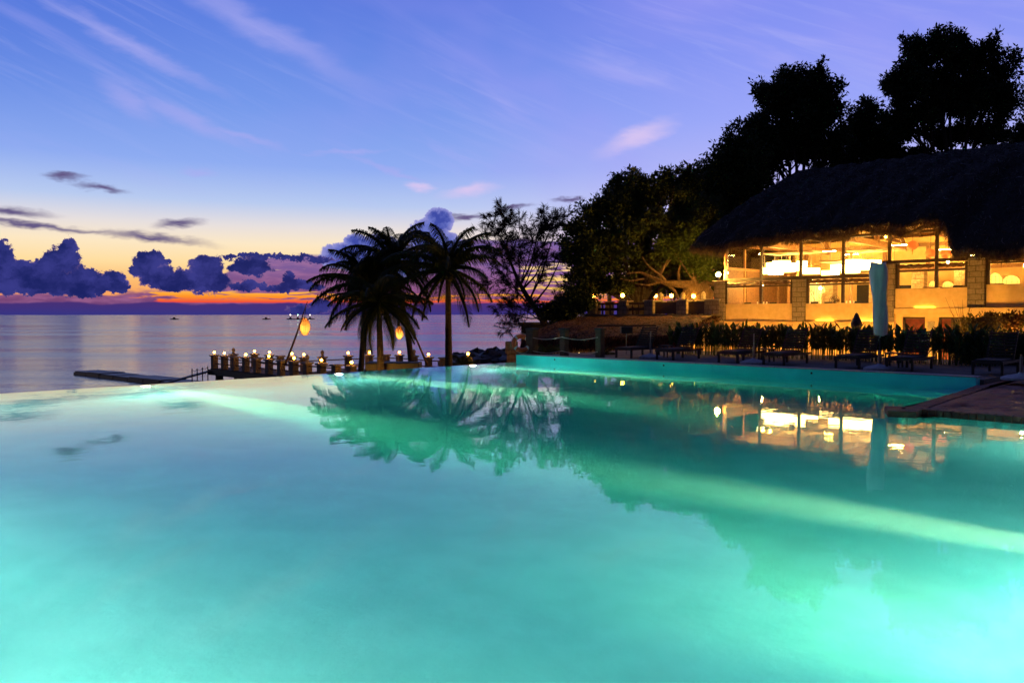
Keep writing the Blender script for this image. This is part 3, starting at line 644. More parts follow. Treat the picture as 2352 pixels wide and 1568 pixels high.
# ================================================================== PALMS
def frond_mesh(elev, L, seed):
    rs = random.Random(seed); b = MB(); n = 16
    pts = []; p = Vector((0, 0, 0)); a = R(elev)
    for i in range(n+1):
        pts.append(p.copy()); a -= R((76 if elev > 60 else 92 if elev > 20 else 62)*(.35+1.3*i/n)/n)*(.8+.2*rs.random()); a = max(a, R(-88))
        p = p+Vector((math.cos(a), .02*rs.uniform(-1, 1), math.sin(a)))*(L/n)
    b.tube(pts, [.045*(1-.85*i/n)+.004 for i in range(n+1)], 5)
    m = 58
    for j in range(m):
        q = .14+.86*j/(m-1); i = min(n-1, int(q*n)); fr = q*n-i; c = pts[i].lerp(pts[min(n, i+1)], fr)
        T = (pts[min(n, i+1)]-pts[i]).normalized(); up = Vector((-T.z, 0, T.x)).normalized()
        ll = L*.33*(math.sin(pi*min(1, .16+q*.86))**.6)*(.8+.35*rs.random())
        for sd in (-1, 1):
            d0 = (T*(.6+.5*q)+Vector((0, sd*.85, 0))+up*.08+Vector((0, 0, -.25*rs.random()))).normalized()
            d1 = (d0*.45+T*.25+Vector((0, 0, -.9-.5*rs.random()))).normalized()
            wv = T*.0062+Vector((0, 0, .001))
            m0 = c+d0*ll*.5; m1 = m0+d1*ll*.55
            b.add([c-wv*.6, c+wv*.6, m0+wv, m0-wv], [(0, 1, 2, 3)]); b.add([m0-wv, m0+wv, m1+wv*.12, m1-wv*.12], [(0, 1, 2, 3)])
    o = b.build('frond', leafP); me = o.data; bpy.data.objects.remove(o); return me
FR = {}
for e_ in (82, 66, 50, 34, 16, -4, -24, -44):
    FR[e_] = [frond_mesh(e_, 1., s) for s in (e_+100, e_+300)]
def palm(base, crown, label, L, spec, lean=.0, tr=.15, rot0=0.):
    t_ = thing('coconut_palm', label, 'palm tree', base, 'coconut palms beside the pool')
    P0, P1 = Vector(base), Vector(crown); mid = P0.lerp(P1, .5)+Vector((lean*.4, lean*.3, 0))
    pts = []
    for i in range(15):
        q = i/14; p = P0*(1-q)**2+mid*2*q*(1-q)+P1*q*q; pts.append(p)
    MB().tube(pts, [tr*(1.25-.5*(i/14))*(1+.06*(i % 2)) for i in range(15)], 10).build('trunk', palmbark, t_, True)
    MB().ball(P1+Vector((0, 0, -.05)), tr*1.5, 10, 1.8).build('crownshaft', palmbark, t_)
    k = 0
    for e_, cnt in spec:
        for j in range(cnt):
            o = bpy.data.objects.new('frond', FR[e_][j % 2]); COL.objects.link(o); o.parent = t_
            o.location = P1-P0+Vector((0, 0, .12)); s_ = L*random.uniform(.86, 1.1)*(.85 if e_ > 60 else 1)
            o.scale = (s_, s_, s_); o.rotation_euler = (random.uniform(-.3, .3), random.uniform(-.2, .2), rot0+2*pi*(j+.5*(k % 2))/cnt+random.uniform(-.22, .22))
        k += 1
    for j in range(5):
        a = 2*pi*j/5; MB().ball(P1+Vector((.26*math.cos(a), .26*math.sin(a), -.3)), .12, 8, 1.2).build('coconut', MATS['palm bark'], t_, True)
full = [(82, 4), (66, 5), (50, 4), (34, 4), (16, 3), (-4, 4), (-24, 3)]
palm(atD(826, 890, 45), atD(838, 652, 45.5), 'left palm of the clump with a slim straight trunk', 3.3, full+[(-44, 2)], .2, .14)
palm(atD(876, 895, 41), atD(870, 700, 41), 'short front palm whose low fronds glow yellow from the lantern', 3.0, [(66, 3), (50, 4), (34, 5), (16, 6), (-4, 7), (-24, 6), (-44, 4)], .0, .16, .4)
palm(atD(948, 880, 46), atD(903, 608, 47), 'tallest palm of the clump leaning left on a curved trunk', 3.7, full+[(-44, 2)], .8, .15, .9)
palm(atD(1031, 885, 43), atD(1029, 625, 43), 'separate palm at right with a dead straight dark trunk', 3.6, full+[(-44, 2)], .0, .17, .2)
pt = thing('planter_box', 'dark low planter box between the palm trunks', 'planter', atD(910, 850, 42))
a = atD(905, 840, 42); MB().box(a.x-1.4, a.x+1.4, a.y-.7, a.y+.7, -2.5, a.z+.2, YAW, .03).build('box', blackwood, pt)
# ================================================================== TREES
def tree(name, label, cat, base, blobs, ncl, nleaf, lsz, lmat, bmat, tr=.3, group=None, clr=.6, forks=14, lw=.45, droop=.2, limbs=None):
    base = Vector(base); t_ = thing(name, label, cat, base, group)
    C = []; vol = np.array([b_[1]*b_[2]*b_[1] for b_ in blobs])**.75; vol = vol/vol.sum()
    subs = []
    for c, rx, rz in blobs:
        ss_ = [(c, rx*.62, rz*.62)]
        for _ in range(11):
            d = rng.normal(0, 1, 3); d /= np.linalg.norm(d); q = rng.uniform(.6, 1.04); k_ = rng.uniform(.16, .42)
            ss_.append(((c[0]+d[0]*rx*q, c[1]+d[1]*rx*q, c[2]+d[2]*rz*q), rx*k_, rz*k_))
        subs.append(ss_)
    for i in range(ncl):
        ss_ = subs[rng.choice(len(blobs), p=vol)]; c, rx, rz = ss_[0] if rng.random() < .38 else ss_[rng.integers(1, 12)]
        d = rng.normal(0, 1, 3); d /= np.linalg.norm(d); q = rng.random()**.4
        C.append((c[0]+d[0]*rx*q, c[1]+d[1]*rx*q, c[2]+d[2]*rz*q))
    C = np.array(C); cm_ = C.mean(0); ext = np.abs(C-cm_).max(0)
    top_ = C[((C-cm_)[:, 2] > .1*ext[2]) | (np.abs(C-cm_)[:, 0] > .6*ext[0])]
    pk = top_[rng.integers(0, len(top_), min(110, ncl//8))]; dr = pk-cm_; dr /= np.linalg.norm(dr, axis=1, keepdims=True); dr[:, 2] += .5
    SH = np.concatenate([pk+dr*(.3+.28*k_)*clr*.95+rng.normal(0, .08, pk.shape) for k_ in range(4)])
    b = MB(); cc = [Vector(b_[0]) for b_ in blobs]; cen = sum(cc, Vector())/len(cc)
    fork = base.lerp(cen, .42); b.tube([base+Vector((0, 0, -.8)), base.lerp(fork, .5)+Vector((.1, -.1, 0)), fork], [tr*1.35, tr, tr*.8], 10)
    for c_, rx, rz in blobs:
        q = Vector(c_); m_ = fork.lerp(q, .5)+Vector((random.uniform(-.4, .4), random.uniform(-.4, .4), random.uniform(-.2, .4)))
        b.tube([fork, m_, q], [tr*.42, tr*.28, tr*.15], 7)
        for _ in range(forks):
            d = Vector(rng.normal(0, 1, 3)); d.normalize(); e = q+Vector((d.x*rx, d.y*rx, d.z*rz))*.85; s0 = m_.lerp(q, random.random())
            mm = s0.lerp(e, .5)+Vector((random.uniform(-.2, .2), random.uniform(-.2, .2), random.uniform(0, .3)))
            b.tube([s0, mm, e], [tr*.17, tr*.1, tr*.035], 5, False)
    if limbs:
        for Lb in limbs: b.tube(*Lb)
    b.build('trunk', bmat, t_)
    quads_obj('crown', np.concatenate([leaves(C, nleaf, clr, lsz, lsz*lw, droop), leaves(SH, 11, clr*.45, lsz*.9, lsz*lw*.85, -.5)]), lmat, t_)
    return t_
def bl(lst, D):   # px, py, rx_px, ry_px -> centre, rx, rz at distance D
    k = D/1830.; return [(tuple(atD(x, y, D+dd)), rx*k, ry*k) for x, y, rx, ry, dd in lst]
def gnd(p, dz=0.): return Vector((p.x, p.y, gh(p.x, p.y)+dz))
# big dark trees
tree('broadleaf_tree', 'tall dark tree left of the two above the thatched roof, dense rounded crown', 'tree', gnd(atD(1835, 700, 66)),
     bl([(1800, 230, 72, 62, 0), (1850, 215, 60, 60, 1), (1895, 250, 48, 60, 0), (1750, 300, 66, 60, 0), (1810, 330, 90, 60, 2), (1900, 330, 50, 50, 0), (1740, 370, 60, 44, 0), (1930, 300, 24, 34, 0)], 66), 1050, 42, .36, leafB, darkbark, .45, 'trees behind the restaurant', .62)
tree('broadleaf_tree', 'low dark tree filling the gap between two taller crowns over the roof', 'tree', gnd(atD(1985, 700, 68)),
     bl([(1990, 315, 50, 60, 0), (1975, 280, 26, 34, 0), (2030, 350, 46, 44, 0), (1950, 370, 44, 30, 0), (2080, 370, 60, 30, 0)], 68), 480, 42, .36, leafB, darkbark, .35, 'trees behind the restaurant', .6)
tree('broadleaf_tree', 'tallest tree at upper right with a wide airy crown against the sky', 'tree', gnd(atD(2200, 700, 64)),
     bl([(2130, 120, 50, 42, 0), (2185, 105, 52, 34, 0), (2240, 135, 50, 38, 0), (2290, 160, 40, 44, 0), (2080, 200, 48, 52, 0), (2150, 210, 68, 60, 1), (2235, 225, 62, 55, 0), (2300, 240, 36, 52, 0), (2090, 280, 56, 40, 0), (2170, 310, 54, 26, 2), (2270, 300, 44, 26, 0)], 64), 1050, 42, .34, leafB, darkbark, .4, 'trees behind the restaurant', .58)
tree('broadleaf_tree', 'tree cut off by the right edge above the roof', 'tree', gnd(atD(2375, 700, 70)),
     bl([(2375, 230, 44, 46, 0), (2385, 300, 52, 40, 0), (2345, 320, 30, 24, 0), (2420, 250, 50, 60, 0)], 70), 260, 42, .34, leafB, darkbark, .35, 'trees behind the restaurant', .7)
tree('broadleaf_tree', 'dark tree rising behind the left hip of the thatched roof', 'tree', gnd(atD(1700, 700, 62)),
     bl([(1690, 370, 56, 50, 0), (1650, 400, 44, 50, 0), (1720, 430, 60, 50, 0), (1665, 460, 60, 50, 0), (1610, 430, 34, 36, 0), (1640, 520, 50, 44, 0), (1590, 600, 50, 40, 0), (1640, 640, 40, 40, 0), (1560, 650, 60, 30, 0), (1500, 650, 50, 26, 0)], 62), 800, 44, .32, leafA, darkbark, .4, 'trees behind the restaurant', .75)
tree('fig_tree', 'big dark spreading tree left of the restaurant above the terrace', 'tree', gnd(atD(1480, 700, 56)),
     bl([(1440, 430, 44, 44, 0), (1500, 440, 50, 48, 0), (1560, 430, 50, 60, 0), (1400, 480, 56, 50, 0), (1350, 520, 50, 50, 0), (1470, 510, 80, 60, 0), (1560, 510, 60, 60, 0), (1610, 500, 46, 80, 1), (1330, 590, 44, 50, 0), (1400, 590, 70, 60, 0), (1480, 600, 60, 46, 1), (1345, 650, 50, 36, 0), (1420, 655, 56, 26, 0), (1555, 590, 60, 36, 2)], 56), 1700, 42, .28, leafA, darkbark, .45, 'trees beside the restaurant', .5)
# lit fig tree beside the building with exposed limbs
def L3(lst, D): return [atD(x, y, D) for x, y in lst]
lim = []
for pts_, r_ in (([(1600, 690), (1598, 670), (1592, 655)], [.75, .62, .5]), ([(1620, 700), (1625, 672), (1612, 655)], [.5, .45, .4]), ([(1576, 690), (1580, 668), (1590, 652)], [.35, .35, .35]),
        ([(1592, 655), (1560, 652), (1530, 650), (1505, 640)], [.35, .26, .2, .14]), ([(1530, 650), (1515, 630), (1530, 605), (1548, 585)], [.18, .15, .12, .07]),
        ([(1612, 655), (1628, 640), (1640, 618)], [.2, .14, .1]), ([(1595, 655), (1625, 652), (1655, 655)], [.22, .16, .1]), ([(1505, 640), (1470, 625), (1440, 628)], [.12, .08, .04]),
        ([(1530, 650), (1550, 668), (1560, 690)], [.12, .1, .08]), ([(1560, 652), (1558, 625), (1566, 600)], [.12, .09, .05]), ([(1520, 646), (1490, 655), (1460, 652)], [.1, .07, .03]),
        ([(1515, 630), (1490, 612), (1475, 590)], [.09, .06, .03]), ([(1480, 640), (1450, 645), (1425, 640)], [.08, .05, .03]), ([(1628, 640), (1610, 620), (1600, 600)], [.1, .06, .04])):
    lim.append((L3(pts_, 54), r_, 8))
tree('fig_tree', 'old fig tree with thick trunk and bare warmly lit limbs beside the stone column', 'tree', atD(1600, 700, 54),
     bl([(1560, 575, 36, 24, 0), (1600, 590, 36, 30, 0), (1630, 575, 26, 26, 0), (1590, 545, 44, 26, 0), (1622, 628, 20, 12, 0), (1535, 560, 30, 20, 0)], 54), 300, 34, .25, leafC, bark, .2, 'trees beside the restaurant', .5, 6, limbs=lim)
# casuarina
tb = atD(1258, 745, 60); t_ = thing('casuarina_tree', 'wispy leaning tree with feathery foliage between palms and dark trees', 'tree', tb, 'trees beside the restaurant')
b = MB(); CC = []
def wob(a, e, k): return [a, a.lerp(e, .33)+Vector(rng.normal(0, k, 3)), a.lerp(e, .66)+Vector(rng.normal(0, k, 3)), e]
main = [(1262, 760), (1235, 715), (1210, 680), (1190, 645), (1172, 600), (1160, 560)]
M_ = L3(main, 60); b.tube(M_, [.3, .24, .19, .14, .09, .04], 8)
NQ = []
def needles(P, n, L=.44, w=.013):
    P = np.array([tuple(p) for p in P])
    for a, e in zip(P[:-1], P[1:]):
        q = rng.random((n, 1)); c = a*(1-q)+e*q; ax = (e-a)/np.linalg.norm(e-a)
        d = ax*.9+rng.normal(0, .42, (n, 3)); d[:, 2] -= .12; d /= np.linalg.norm(d, axis=1, keepdims=True)
        s_ = np.cross(d, rng.normal(0, 1, (n, 3))); s_ /= np.linalg.norm(s_, axis=1, keepdims=True); l = L*(.5+.8*rng.random((n, 1)))
        m_ = c+d*l*.5; e_ = m_+(d+np.array([0, 0, -.35]))*l*.5
        NQ.append(np.stack([c-s_*w*.6, c+s_*w*.6, m_+s_*w, m_-s_*w], 1)); NQ.append(np.stack([m_-s_*w, m_+s_*w, e_+s_*w*.2, e_-s_*w*.2], 1))
def twig(a, d, L, rad, lev):
    P = [a]; d = d.normalized()
    for k in range(4):
        d = (d+Vector(rng.normal(0, .16, 3))+Vector((0, 0, .10 if lev < 2 else .02))).normalized(); P.append(P[-1]+d*L/4)
    b.tube(P, [rad, rad*.85, rad*.7, rad*.5, rad*.25], 5, False)
    if lev >= 1: needles(P[1:], 5 if lev == 1 else 11)
    if lev >= 2: return
    for k in range(7 if lev == 0 else 6):
        q = .25+.75*(k+.5)/7*4/4; x_ = q*4; i_ = min(3, int(x_)); c = P[i_].lerp(P[i_+1], x_-i_)
        sd = Vector(rng.normal(0, 1, 3)); sd = (sd-d*sd.dot(d)).normalized()
        twig(c, d*.75+sd*.75, L*(.5 if lev == 0 else .48)*random.uniform(.7, 1.2), rad*.45, lev+1)
for (sx, sy), (tx, ty) in (((1160, 560), (1135, 520)), ((1172, 600), (1118, 575)), ((1185, 630), (1112, 620)), ((1172, 600), (1185, 530)), ((1165, 575), (1165, 515)), ((1195, 655), (1230, 560)), ((1200, 665), (1250, 590)), ((1215, 690), (1265, 620)),
        ((1230, 560), (1225, 508)), ((1245, 570), (1262, 515)), ((1205, 672), (1140, 650)), ((1225, 700), (1160, 690)), ((1235, 715), (1285, 660)), ((1190, 645), (1205, 590)), ((1250, 740), (1190, 725)), ((1250, 745), (1150, 765)), ((1240, 730), (1175, 745)), ((1265, 560), (1280, 540)), ((1255, 600), (1290, 600))):
    a = atD(sx, sy, 60); e = atD(tx, ty, 60+random.uniform(-2, 2)); twig(a, e-a, (e-a).length*1.02+.25, .06, 0)
for (sx, sy), (tx, ty) in (((1195, 655), (1230, 560)), ((1200, 665), (1250, 590)), ((1215, 690), (1265, 560)), ((1225, 700), (1285, 600))):
    a = atD(sx, sy, 60); e = atD(tx, ty, 60); b.tube([a, a.lerp(e, .5)+Vector((.2, 0, -.2)), e], [.09, .07, .04], 6, False)
b.build('trunk', darkbark, t_)
quads_obj('crown', np.concatenate(NQ), leafN, t_)
# dark low mass between casuarina and terrace
tree('shrub', 'dense dark bush below the spreading tree at the terrace corner', 'shrub', gnd(atD(1310, 760, 55)), bl([(1300, 705, 36, 18, 0), (1330, 690, 30, 24, 0), (1280, 725, 26, 12, 0), (1265, 715, 24, 12, 0)], 55), 200, 46, .26, leafB, darkbark, .12, None, .5, 4)
hut = thing('shore_hut', 'small dark flat roofed hut behind the casuarina near the sea', 'hut', gnd(atD(1245, 770, 64)))
c = gnd(atD(1240, 770, 64)); z_ = atD(1240, 740, 64).z
MB().box(c.x-1.5, c.x+1.4, c.y-1.4, c.y+1.4, -3, z_-.15, YAW).build('wall', blackwood, hut); MB().box(c.x-1.8, c.x+1.7, c.y-1.7, c.y+1.7, z_-.14, z_, YAW, .03).build('roof', deckm, hut)
# ================================================================== TERRACE
X4 = lambda zx, zy, Y: onY((1700+zx/2.6133)/1.50638, (900+zy/2.6133)/1.50638, Y)
tz = 1.75; xl = X4(865, 485, 44).x
tr_ = thing('terrace', 'raised stone terrace left of the restaurant above the thatched bar', 'terrace', (-30, 47, 0))
MB().box(xl-.1, -25.5, 44-.3, 51, tz-.3, tz).build('slab', deckm, tr_); MB().box(xl+.1, -25.6, 43.95, 50.9, -2.5, tz-.302).build('retaining_wall', plaster, tr_)
i = 0; prev = None
for zx, w_ in ((925, .75), (1205, .7), (1440, .7), (1735, .75), (2010, 1.05)):
    q = X4(zx, 430, 44.1); x = q.x; h = .95
    t_ = thing('stone_pillar', ['wide stone pillar at the left corner of the terrace', 'second stone pillar of the terrace front', 'third stone pillar of the terrace front, half in shade', 'fourth stone pillar of the terrace front below the fig trunk', 'broad low stone pillar of the terrace against the restaurant column'][i], 'pillar', (x, 44.2, tz), 'stone pillars of the terrace')
    MB().box(x-w_/2, x+w_/2, 43.85, 44.5, tz, tz+h-.1, 0, .02).build('shaft', stone, t_); MB().box(x-w_/2-.07, x+w_/2+.07, 43.78, 44.57, tz+h-.098, tz+h, 0, .02).build('cap', capst, t_)
    if prev is not None:
        rr = thing('terrace_railing', 'dark plank railing of the terrace, %s bay from the left' % ordn[i-1], 'railing', ((x+prev)/2, 44.2, tz), 'railings between the terrace pillars')
        x0, x1 = prev+.36, x-w_/2
        zs = ((.66, .8), (.26, .44)) if i < 3 else ((.05, .8),)
        for a, e in zs: MB().box(x0, x1, 44.12, 44.2, tz+a, tz+e).build('plank', wood, rr)
        for k in range(3): MB().box(x0+(x1-x0)*(k+.5)/3-.05, x0+(x1-x0)*(k+.5)/3+.05, 44.21, 44.29, tz, tz+.82).build('upright', wood, rr)
    prev = x; i += 1
def fin(p, label):
    x, y, z = p; t_ = thing('finial_post', label, 'post', p, 'carved posts at the back of the terrace')
    MB().box(x-.24, x+.24, y-.24, y+.24, tz, z-.08, 0, .02).build('shaft', stone, t_); MB().box(x-.31, x+.31, y-.31, y+.31, z-.079, z, 0, .02).build('cap', capst, t_)
    MB().lathe((x, y, z+.002), [(.13, 0), (.17, .1), (.15, .2), (.17, .32), (.14, .44), (.07, .54), (.02, .58)], 12).build('finial', capst, t_)
for zx, lb in ((1068, 'carved pale finial post nearest the left end of the terrace'), (1313, 'carved pale finial post between second and third terrace lamps'), (1532, 'carved pale finial post left of the fig tree limbs'), (1733, 'small carved finial post in front of the fig trunk'), (1918, 'carved finial post nearest the restaurant column')):
    q = X4(zx, 385, 46.6); fin((q.x, 46.6, tz+.95), lb)
for zx, Y, st_, lb in ((928, 44.2, .12, 'lit globe lamp on the left corner pillar of the terrace'), (1187, 44.2, .12, 'lit globe lamp on the second terrace pillar'), (1628, 46.6, .1, 'lit globe lamp on the terrace left of the fig trunk'), (1828, 46.6, .05, 'lit globe lamp in front of the fig trunk'), (1485, 50, .2, 'small lamp far back on the terrace')):
    q = X4(zx, 360, Y); z0 = tz+.95
    if Y > 45:
        MBp = thing('lamp_pedestal', 'low stone pedestal under the %s' % lb, 'pedestal', (q.x, Y, tz)); MB().box(q.x-.22, q.x+.22, Y-.22, Y+.22, tz, z0, 0, .02).build('block', stone, MBp)
    globe_lamp((q.x, Y, z0), lb, 'lamps of the terrace', globe, .13, st_+.1)
# ================================================================== THATCHED BAR
def strands(Pl, L, wd, n_dir=(0, -1, -1), jit=.5):
    P_ = np.asarray(Pl, float); k = len(P_); d = np.array(n_dir)+rng.normal(0, jit, (k, 3)); d /= np.linalg.norm(d, axis=1, keepdims=True)
    s_ = np.cross(d, rng.normal(0, 1, (k, 3))); s_ /= np.linalg.norm(s_, axis=1, keepdims=True)
    l = L*(.4+1.0*rng.random((k, 1)))
    bend = rng.normal(0, .25, (k, 3)); m_ = P_+d*l*.5; e = m_+(d+bend)*l*.5
    return np.concatenate([np.stack([P_-s_*wd, P_+s_*wd, m_+s_*wd*.8, m_-s_*wd*.8], 1), np.stack([m_-s_*wd*.8, m_+s_*wd*.8, e+s_*wd*.2, e-s_*wd*.2], 1)])
bar = thing('beach_bar', 'low beach bar with a sloping brown thatched roof and warm light below the eave', 'bar', (-30, 39, -2.3))
ye, yt = 36.6, 43.5
eL = onY(1196, 778, ye); eR = onY(1560, 764, ye); tL = onY(1330, 728, yt); tR = onY(1655, 726, yt)
b = MB(); nu, nv = 60, 26; v = []; f = []; SP = []
for j in range(nv+1):
    q = j/nv
    for i in range(nu+1):
        u = i/nu; a = tL.lerp(tR, u); e = eL.lerp(eR, u); p = a.lerp(e, q); p.z += .22*math.sin(pi*q)-.16*(max(0, q-.85)/.15)**2*.5+.05*math.sin(u*31+q*9)+.04*math.sin(u*77+3*q); p.y += .05*math.sin(u*40)
        v.append(p)
for j in range(nv):
    for i in range(nu): f.append((j*(nu+1)+i, (j+1)*(nu+1)+i, (j+1)*(nu+1)+i+1, j*(nu+1)+i+1))
k0 = len(v); 
for i in range(nu+1): p = v[nv*(nu+1)+i]; v.append(p+Vector((0, .12, -.62)))
for i in range(nu): f.append((nv*(nu+1)+i, k0+i, k0+i+1, nv*(nu+1)+i+1))
vv = v; rf = b.add(v, f).build('thatched_roof', strawwarm, bar)
# hip returning at the left
hp = onY(1196, 800, ye); b = MB(); b.add([tL, eL, onY(1204, 770, 44)+Vector((0, 0, 0))], [(0, 1, 2)][::-1]); b.build('hip', strawwarm, bar)
pp = []
for _ in range(9000):
    i = random.randrange(nu*nv); ff = f[i]; a = random.random(); c = random.random()
    pp.append(vv[ff[0]].lerp(vv[ff[1]], a).lerp(vv[ff[3]].lerp(vv[ff[2]], a), c))
sk = [tuple(eL.lerp(eR, random.random())+Vector((0, random.uniform(-.05, .12), -.08-.6*random.random()))) for _ in range(5200)]
quads_obj('hanging_straw', strands(sk, .42, .012, (0, -.12, -1), .16), pmat('dark red straw', (.10, .03, .018), .9, (.03, .01, .007), 5., nlo=.4, nhi=.6), rf)
for _ in range(800):
    p = tR.lerp(eR, random.random()); pp.append(p+Vector((random.uniform(-.15, .1), 0, random.uniform(-.1, .05))))
quads_obj('straw', strands([tuple(p) for p in pp], .5, .016, (0, -.8, -.6), .28), strawwarm, rf)
for px in (1232, 1310, 1400, 1490, 1560):
    q = onY(px, 800, ye+.8); MB().tube([(q.x, q.y, -2.3), (q.x, q.y, q.z+.15)], .11, 10).build('post', timber, bar)
a = onY(1340, 820, 38.5); e = onY(1395, 820, 38.5); 
MB().box(a.x, e.x+.2, 38.4, 39, -2.3, onY(1340, 815, 38.5).z).build('counter', timber, bar)
a = onY(1240, 820, 40); e = onY(1570, 820, 40); MB().box(a.x, e.x, 41, 41.2, -2.4, .6).build('back_wall', plaster, bar)
for px, py, w_ in ((1410, 822, .3), (1455, 821, .55), (1500, 823, .35), (1245, 815, .15), (1330, 812, .2), (1380, 812, .2)):
    q = onY(px, py, 38.2); MB().box(q.x-w_/2, q.x+w_/2, 38.2, 38.3, q.z-.06, q.z+.06, 0, .02).build('strip_lamp', striplight, bar)
# ================================================================== RESTAURANT
F = 44.
rs = thing('restaurant', 'glazed restaurant pavilion with cream walls and a huge dark thatched roof', 'building', (-17, 49, -2.3))
# lower walls and parapets
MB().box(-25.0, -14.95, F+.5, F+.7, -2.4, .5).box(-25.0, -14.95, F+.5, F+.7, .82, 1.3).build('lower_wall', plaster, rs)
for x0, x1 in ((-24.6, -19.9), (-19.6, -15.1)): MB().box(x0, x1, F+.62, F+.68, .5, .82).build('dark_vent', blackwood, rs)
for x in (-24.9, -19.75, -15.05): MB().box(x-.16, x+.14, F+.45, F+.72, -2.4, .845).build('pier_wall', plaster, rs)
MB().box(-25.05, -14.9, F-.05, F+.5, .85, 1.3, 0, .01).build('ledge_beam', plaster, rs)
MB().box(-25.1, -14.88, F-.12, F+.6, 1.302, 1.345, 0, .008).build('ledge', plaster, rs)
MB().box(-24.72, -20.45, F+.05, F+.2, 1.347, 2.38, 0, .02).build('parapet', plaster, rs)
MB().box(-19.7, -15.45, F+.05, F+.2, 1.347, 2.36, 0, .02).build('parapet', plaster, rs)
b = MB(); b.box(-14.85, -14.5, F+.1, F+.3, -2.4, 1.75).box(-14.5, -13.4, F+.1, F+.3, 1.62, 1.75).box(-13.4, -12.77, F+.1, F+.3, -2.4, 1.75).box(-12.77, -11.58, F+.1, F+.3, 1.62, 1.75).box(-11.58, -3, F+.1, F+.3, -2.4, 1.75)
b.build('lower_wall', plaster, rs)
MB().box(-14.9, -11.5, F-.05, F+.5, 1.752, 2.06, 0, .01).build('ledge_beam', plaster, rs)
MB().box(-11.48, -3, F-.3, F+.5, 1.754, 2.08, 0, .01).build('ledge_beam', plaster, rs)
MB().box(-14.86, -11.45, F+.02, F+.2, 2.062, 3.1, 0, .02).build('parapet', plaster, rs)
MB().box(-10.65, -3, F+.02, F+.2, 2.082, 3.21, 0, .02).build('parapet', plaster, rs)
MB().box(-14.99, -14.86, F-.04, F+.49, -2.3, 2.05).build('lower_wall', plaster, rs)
for x0, x1, m_ in ((-14.46, -13.44, redcloth), (-12.74, -12.2, redcloth), (-12.19, -11.6, blackwood)):
    d_ = MB().box(x0+.09, x1-.02, F+.2, F+.26, -2.35, 1.52).build('door', m_, rs); MB().box(x0, x0+.085, F+.09, F+.27, -2.35, 1.6).box(x0, x1, F+.09, F+.27, 1.525, 1.61).build('frame', wood, d_)
MB().box(-13.27, -12.93, F+.04, F+.098, -.3, 1.39, 0, .01).build('plaque', capst, rs)
# stone columns
for x0, x1, z0, z1 in ((-25.45, -24.76, -2.4, 3.77), (-20.44, -19.72, 1.35, 3.74), (-15.44, -14.87, 1.35, 4.40), (-11.44, -10.67, 2.1, 4.58)):
    c_ = MB().box(x0, x1, F-.1, F+.45, z0, z1, 0, .025).build('stone_column', stone, rs)
    MB().box(x0-.08, x1+.08, F-.18, F+.5, z1+.003, z1+.06).build('capital', wood if x0 > -25 else capst, c_)
# timber frame of the glazing
b = MB()
for x, z0, z1 in ((-24.72, 2.38, 5.95), (-22.45, 2.38, 6.05), (-20.03, 3.92, 6.05), (-19.60, 2.38, 3.75), (-20.53, 2.38, 3.75), (-17.62, 2.38, 6.05), (-15.2, 4.5, 6.05), (-14.78, 3.1, 4.4), (-12.9, 3.1, 6.05), (-11.5, 4.6, 5.3), (-10.58, 3.21, 4.6), (-8.2, 3.21, 5.2), (-15.52, 2.38, 3.75), (-11.52, 3.1, 4.4)):
    MB().box(x-.075, x+.075, F+.06, F+.2, z0, z1).build('window_post', wood, rs)
b = MB(); b.box(-24.9, -15.5, F+.02, F+.22, 3.74, 3.93).box(-25.1, -11.3, F+.02, F+.24, 5.96, 6.08).box(-15.55, -11.3, F+.02, F+.24, 4.42, 4.58).box(-10.6, -3, F+.02, F+.24, 4.52, 4.7)
b.box(-24.7, -20.5, F+.03, F+.21, 3.38, 3.47).box(-19.6, -15.5, F+.03, F+.21, 3.38, 3.47).box(-14.8, -11.5, F+.03, F+.21, 3.96, 4.05).box(-10.6, -3, F+.03, F+.21, 4.22, 4.3).box(-11.3, -3, F+.03, F+.23, 4.98, 5.1)
b.build('crossbeam', wood, rs)
for x in (-25.1, -20.3, -15.6): MB().box(x-.1, x+.75, F-.25, F+.3, 6.09, 6.2).build('bracket', wood, rs)
blind = pmat('rolled plastic blind', (.16, .085, .05), .22, (.05, .025, .015), 2.5, 1., 9., stretch=(1, 1, 7))
for x0, x1, z in ((-24.6, -22.55, 3.6), (-22.35, -20.6, 3.6), (-19.5, -17.7, 3.6), (-17.5, -15.6, 3.6), (-14.7, -13.0, 4.23), (-12.8, -11.6, 4.23), (-10.5, -8.3, 4.41), (-8.1, -5, 4.41)):
    n = 14; MB().tube([(x0+(x1-x0)*i/n, F+.0, z+.02*math.sin(i*2.1+x0)) for i in range(n+1)], [.1+.015*math.sin(i*1.7) for i in range(n+1)], 10).build('rolled_blind', blind, rs, True)
# panes
def pane(x0, x1, z0, z1): return MB().box(x0, x1, F+.12, F+.13, z0, z1).build('window_pane', glass, rs)
for x0, x1 in ((-24.64, -22.53), (-22.37, -20.11), (-19.95, -17.7), (-17.54, -15.3)): pane(x0, x1, 3.93, 5.96)
for x0, x1 in ((-24.64, -22.53), (-22.37, -20.61), (-19.52, -17.7), (-17.54, -15.6)): pane(x0, x1, 2.4, 3.38)
for x0, x1 in ((-15.1, -12.98), (-12.82, -11.4)): pane(x0, x1, 4.58, 5.96)
for x0, x1 in ((-14.7, -12.98), (-12.82, -11.6)): pane(x0, x1, 3.12, 3.96)
for x0, x1 in ((-10.5, -8.28), (-8.12, -3)): pane(x0, x1, 3.22, 4.22)
